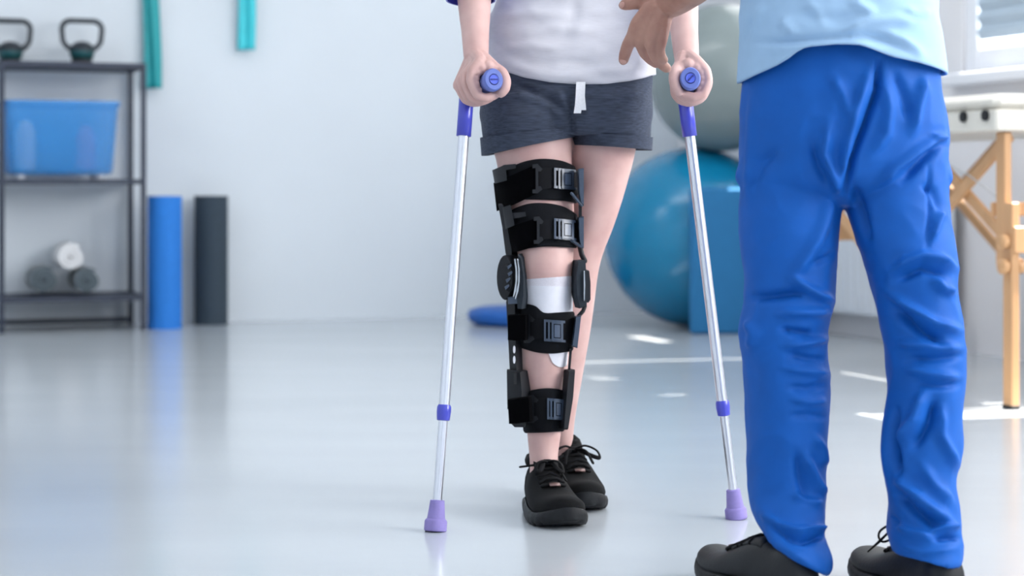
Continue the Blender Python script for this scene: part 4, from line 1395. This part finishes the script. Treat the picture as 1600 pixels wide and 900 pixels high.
# ------------------------------------------------------------------ the therapist
man = thing('person', 'person in light blue scrub top and blue trousers seen from behind, reaching out a hand', 'person', (0.52, 2.97, 0))
LLEG = [(235, 1160, 1318, 3.00, .082), (300, 1157, 1319, 3.00, .082), (350, 1157, 1309, 2.99, .079), (400, 1160, 1305, 2.985, .077), (450, 1165, 1302, 2.98, .075), (475, 1164, 1300, 2.978, .074), (500, 1158, 1294, 2.975, .073), (520, 1155, 1290, 2.975, .072), (545, 1160, 1291, 2.975, .071),
        (600, 1165, 1294, 2.975, .071), (650, 1167, 1292, 2.975, .071), (700, 1169, 1288, 2.975, .070), (760, 1171, 1287, 2.972, .070), (795, 1175, 1286, 2.955, .071, 6), (822, 1182, 1287, 2.940, .073, 20), (845, 1190, 1299, 2.928, .082, 40), (860, 1196, 1298, 2.922, .086, 50), (868, 1198, 1292, 2.92, .086, 56)]
RLEG = [(235, 1322, 1480, 2.99, .082), (300, 1319, 1478, 2.98, .082), (350, 1331, 1483, 2.965, .079), (400, 1350, 1491, 2.95, .077), (450, 1364, 1495, 2.94, .075), (500, 1375, 1500, 2.93, .073), (550, 1384, 1505, 2.925, .072), (600, 1388, 1506, 2.92, .071), (650, 1384, 1503, 2.915, .070), (700, 1378, 1500, 2.91, .070), (745, 1383, 1489, 2.905, .069),
        (780, 1391, 1493, 2.89, .070), (810, 1391, 1498, 2.885, .072, 4), (840, 1390, 1500, 2.875, .080, 10), (862, 1394, 1497, 2.87, .084, 16), (868, 1395, 1495, 2.868, .084, 17)]
PELV = [(320, 1240, 1400, 3.0, .060), (290, 1157, 1479, 3.0, .098), (250, 1157, 1480, 3.0, .112), (200, 1158, 1478, 3.0, .116), (150, 1160, 1473, 3.0, .113), (110, 1164, 1467, 3.0, .108), (70, 1172, 1458, 3.0, .104), (20, 1182, 1448, 3.0, .10), (0, 1190, 1440, 3.0, .09)]
MT = [(60, 1170, 1460, 3.0, .105), (0, 1163, 1466, 3.0, .108), (-80, 1170, 1460, 3.0, .108), (-160, 1160, 1470, 3.0, .115), (-260, 1140, 1490, 3.0, .125), (-360, 1125, 1505, 3.0, .122), (-420, 1135, 1495, 3.0, .105), (-455, 1190, 1440, 3.0, .085), (-480, 1262, 1368, 3.0, .060), (-520, 1270, 1360, 2.99, .058), (-570, 1270, 1360, 2.98, .060)]
mbod = MB()
px_loft(mbod, LLEG[:-6] + [(800, 1205, 1270, 2.93, .045), (840, 1210, 1268, 2.91, .04), (880, 1212, 1266, 2.91, .035)], 16, 28, grow=-0.026)
px_loft(mbod, RLEG[:-5] + [(800, 1412, 1478, 2.89, .045), (840, 1415, 1475, 2.88, .04), (880, 1415, 1472, 2.88, .035)], 16, 28, grow=-0.026)
px_loft(mbod, list(reversed(PELV)), 20, 36, grow=-0.022)
px_loft(mbod, list(reversed(MT)), 20, 36, grow=-0.018)
# reaching left hand, back of the hand to the lens
WR = P(1046, 4, 3.19)
chain(mbod, [WR, P(1072, -14, 3.14), P(1110, -55, 3.06), P(1150, -130, 2.99), P(1165, -260, 2.98), P(1180, -350, 2.99)], [.0265, .031, .041, .043, .050, .056], 20)
fing = [
    ([(1018, 14, 3.19), (998, 38, 3.190), (990, 55, 3.200), (981, 71, 3.215), (976, 86, 3.23), (974, 95, 3.24)], [.016, .0145, .0122, .0108, .0100, .0085]),
    ([(1026, 16, 3.188), (1008, 46, 3.184), (1002, 66, 3.196), (1007, 82, 3.218), (1017, 93, 3.236), (1026, 100, 3.248)], [.016, .0140, .0112, .0100, .0094, .0082]),
    ([(1034, 16, 3.188), (1022, 48, 3.178), (1018, 70, 3.182), (1024, 88, 3.196), (1034, 100, 3.210), (1042, 107, 3.220)], [.016, .0140, .0112, .0102, .0094, .0084]),
    ([(1040, 14, 3.19), (1036, 42, 3.180), (1034, 62, 3.176), (1031, 76, 3.182), (1033, 87, 3.190), (1038, 94, 3.198)], [.015, .0125, .0100, .0090, .0084, .0072]),
    ([(1024, 10, 3.20), (1008, 4, 3.205), (994, 4, 3.205), (982, 6, 3.205), (974, 8, 3.21)], [.017, .0145, .0118, .0108, .0090]),
]
for pts_, rr_ in fing:
    chain(mbod, [P(*q) for q in pts_], rr_)
M_CH = P(1315, -560, 2.98)
MF = (-0.5, 0.86, 0)
head(mbod, M_CH, 0.22, MF)
me = remeshed(mbod, 0.0022, 3)
finish(me, 'body', M['skin_tan'], man)
face_parts(M_CH, 0.22, MF, man, M['hair_dark'])
for (x, y, d, dirx) in ((973.5, 96, 3.2305, (-.3, -.6, -.7)), (972, 8, 3.2005, (-.75, -.6, .2))):
    mb = MB(); mb.lathe([(.0045, -.001), (.0058, .0), (.005, .0016), (.002, .002)], P(x, y, d), axis=dirx, n=14); mb.build('finger_nail', M['nail_tan'], man)

# trousers
tr = MB()
px_loft(tr, LLEG, 6, 110, sup=0.95)
px_loft(tr, RLEG, 6, 110, sup=0.95)
px_loft(tr, list(reversed(PELV)), 6, 140, sup=0.93)
me = remeshed(tr, 0.0036, 6)
tro_folds = [
    # seat
    ([(1373, 95), (1370, 140), (1350, 198), (1330, 250), (1319, 300)], 5, -.012), ([(1358, 110), (1338, 172), (1322, 235), (1314, 285)], 9, .008),
    ([(1296, 190), (1288, 240), (1302, 275), (1312, 300)], 10, .010), ([(1300, 120), (1318, 150), (1330, 190)], 10, .005), ([(1268, 225), (1280, 262), (1296, 290)], 8, -.006),
    ([(1396, 112), (1412, 150), (1420, 190)], 9, -.006), ([(1443, 122), (1432, 165), (1424, 205)], 9, .008), ([(1468, 214), (1430, 236), (1395, 262), (1374, 286)], 9, .009), ([(1466, 226), (1440, 250), (1410, 280)], 8, -.009),
    ([(1380, 130), (1388, 170), (1384, 210), (1360, 240)], 11, .006), ([(1215, 235), (1190, 255), (1180, 290)], 8, -.004), ([(1335, 290), (1345, 330), (1358, 380)], 9, -.008),
    ([(1175, 150), (1172, 240), (1170, 330)], 8, .003),
    # thigh and knee of the left leg
    ([(1298, 300), (1285, 350), (1262, 400), (1240, 432)], 11, .008), ([(1237, 433), (1262, 452), (1299, 472)], 8, .009), ([(1174, 466), (1215, 462), (1258, 458)], 8, -.010), ([(1216, 490), (1258, 488), (1292, 486)], 8, .009), ([(1220, 514), (1268, 522)], 6, -.008),
    ([(1270, 412), (1290, 404), (1302, 395)], 6, -.005), ([(1166, 500), (1180, 520), (1175, 545)], 9, .006), ([(1224, 540), (1265, 535), (1290, 528)], 7, .007), ([(1231, 553), (1262, 560), (1288, 562)], 6, -.006), ([(1226, 575), (1262, 580), (1292, 584)], 7, .006),
    ([(1231, 605), (1262, 607), (1292, 600)], 6, -.005), ([(1236, 622), (1268, 628), (1290, 626)], 7, .005), ([(1236, 650), (1262, 648), (1290, 652)], 6, -.004),
    # shin of the left leg
    ([(1256, 712), (1268, 740), (1284, 775)], 8, .009), ([(1246, 705), (1250, 745), (1262, 790)], 9, -.006), ([(1239, 772), (1260, 782), (1282, 788)], 8, .006), ([(1272, 680), (1282, 700), (1286, 730)], 7, .006),
    ([(1190, 800), (1220, 825), (1260, 838)], 7, .008), ([(1205, 818), (1235, 842), (1268, 850)], 6, -.007), ([(1248, 830), (1265, 827), (1288, 824)], 5, .008), ([(1252, 842), (1272, 842), (1286, 838)], 5, -.009), ([(1196, 815), (1215, 850), (1262, 880)], 6, .004),
    # right leg
    ([(1394, 424), (1418, 408), (1440, 400), (1466, 405), (1492, 420)], 8, .010), ([(1400, 438), (1440, 420), (1480, 432)], 7, -.008), ([(1458, 436), (1470, 452), (1488, 458)], 8, .009), ([(1390, 458), (1424, 482), (1458, 505), (1496, 517)], 8, .011),
    ([(1396, 482), (1436, 515), (1474, 540)], 8, -.011), ([(1404, 536), (1450, 540), (1498, 545)], 8, .008), ([(1420, 560), (1460, 562), (1500, 556)], 6, -.007), ([(1412, 575), (1450, 584), (1500, 590)], 7, .007), ([(1430, 600), (1466, 604), (1500, 600)], 6, -.006),
    ([(1470, 330), (1462, 350), (1452, 380)], 7, .007), ([(1440, 290), (1456, 300), (1470, 330)], 7, -.005), ([(1442, 612), (1430, 655), (1404, 692)], 10, .010), ([(1462, 625), (1450, 665), (1428, 700)], 9, -.010), ([(1474, 640), (1470, 680), (1492, 728)], 9, .008),
    ([(1400, 640), (1398, 690), (1406, 740)], 6, -.013), ([(1386, 630), (1380, 690), (1390, 770)], 7, .008), ([(1402, 744), (1424, 768), (1444, 788), (1484, 816)], 9, .010), ([(1404, 772), (1432, 800), (1470, 828)], 8, -.010), ([(1440, 725), (1460, 760), (1488, 790)], 9, .006),
    ([(1394, 817), (1424, 834), (1456, 842)], 7, .008), ([(1456, 828), (1476, 826), (1496, 822)], 6, .008), ([(1460, 842), (1480, 840), (1496, 842)], 5, -.008), ([(1392, 805), (1400, 815), (1406, 826)], 5, -.010), ([(1400, 850), (1440, 864), (1492, 858)], 5, .003),
    # pocket edge on the outer thigh
    ([(1452, 212), (1475, 216)], 4, .006), ([(1450, 260), (1452, 330), (1448, 390)], 4, -.004),
]
fold_displace(me, [(p_, w_ * .85, a_ * 1.6) for p_, w_, a_ in tro_folds], 0.0030, (11, 11, 9), 11.0)
tro = finish(me, 'trousers', M['scrub_blue'], man)

# scrub top
TOP_ROWS = [(140, 1158, 1472, 3.0, .126), (110, 1159, 1471, 3.0, .126), (80, 1161, 1469, 3.0, .124), (50, 1162, 1466, 3.0, .122), (25, 1160, 1462, 3.0, .121), (0, 1164, 1459, 3.0, .120), (-80, 1172, 1452, 3.0, .118), (-160, 1160, 1470, 3.0, .125), (-260, 1138, 1492, 3.0, .135), (-360, 1122, 1508, 3.0, .132), (-420, 1132, 1498, 3.0, .115), (-458, 1210, 1420, 3.0, .085)]
TOP_HEM = [(1158, 130), (1180, 119), (1205, 108), (1230, 90), (1250, 80), (1285, 77), (1320, 80), (1345, 88), (1372, 97), (1420, 107), (1472, 118)]
top_folds = [([(1180, 66), (1220, 66), (1290, 60), (1350, 55), (1385, 60), (1425, 80)], 6, -.010), ([(1180, 76), (1240, 72), (1320, 66), (1380, 76)], 8, .006), ([(1222, 28), (1232, 42), (1244, 52)], 8, .009), ([(1318, 48), (1350, 34), (1400, 30), (1430, 36)], 8, .009), ([(1332, 0), (1352, 14), (1366, 18)], 8, .009), ([(1412, 14), (1430, 22), (1452, 20)], 7, .007),
             ([(1178, 30), (1170, 50), (1164, 62)], 5, -.008), ([(1192, 10), (1186, 32), (1172, 56)], 6, .006), ([(1250, 22), (1300, 30), (1340, 28)], 9, -.006), ([(1380, 52), (1410, 62), (1440, 86)], 7, .007), ([(1210, 100), (1250, 88), (1320, 88)], 5, .003), ([(1260, 0), (1275, 18), (1290, 40)], 8, .005)]
top_o = shell(TOP_ROWS, TOP_HEM, -458, 'scrub_top', M['scrub_light'], man, 0.004, folds=top_folds, namp=0.0025, nscale=(8, 8, 12), seed=21, nphi=170, nz=130)
for pts_, rr_ in (([P(1170, -380, 2.99), P(1162, -290, 2.98), P(1155, -190, 2.98)], [.074, .068, .066]), ([P(1462, -380, 2.99), P(1486, -290, 2.98), P(1500, -190, 2.97)], [.074, .068, .066])):
    mb = MB(); mb.tube(pts_, rr_, 24, round_ends=False); mb.build('sleeve', M['scrub_light'], top_o)

# shoes
g1 = Vector((-0.53, 0.848, 0)).normalized()
toeA = Vector(((1103 - 800) / F * 3.07, 3.07, 0))
hA = toeA - g1 * 0.250
shoe(man, hA, g1, 0.250, 1.0, 0.98, mirror=1, upper_m=M['shoe_grey'], label='black shoe on the foot nearer the crutch', bow=False, collar=False, tongue_h=0.0)
g2 = Vector((-0.30, 0.955, 0)).normalized()
toeB = Vector(((1354 - 800) / F * 3.06, 3.06, 0))
hB = toeB - g2 * 0.262
shoe(man, hB, g2, 0.262, 1.0, 0.98, mirror=-1, upper_m=M['shoe_grey'], label='black shoe on the foot nearer the treatment table', bow=False, collar=False, tongue_h=0.0)
mb = MB(); mb.tube([P(1196, 836, 3.0), P(1186, 838, 3.005), P(1176, 847, 3.01), P(1166, 856, 3.015)], .0034, 8); mb.build('lace_loop', M['lace'], man)
mb = MB(); mb.tube(spline([P(1398, 819, 2.97), P(1386, 822, 2.975), P(1375, 830, 2.98), P(1373, 839, 2.985), P(1378, 846, 2.985), P(1387, 845, 2.98), P(1398, 838, 2.97)]), .0018, 8); mb.build('lace_loop', M['lace'], man)
mb = MB(); mb.tube([P(1398, 828, 2.968), P(1386, 834, 2.972), P(1374, 846, 2.975), P(1356, 862, 2.985)], [.0018, .0018, .0022, .0012], 8); mb.build('lace_end', M['lace'], man)
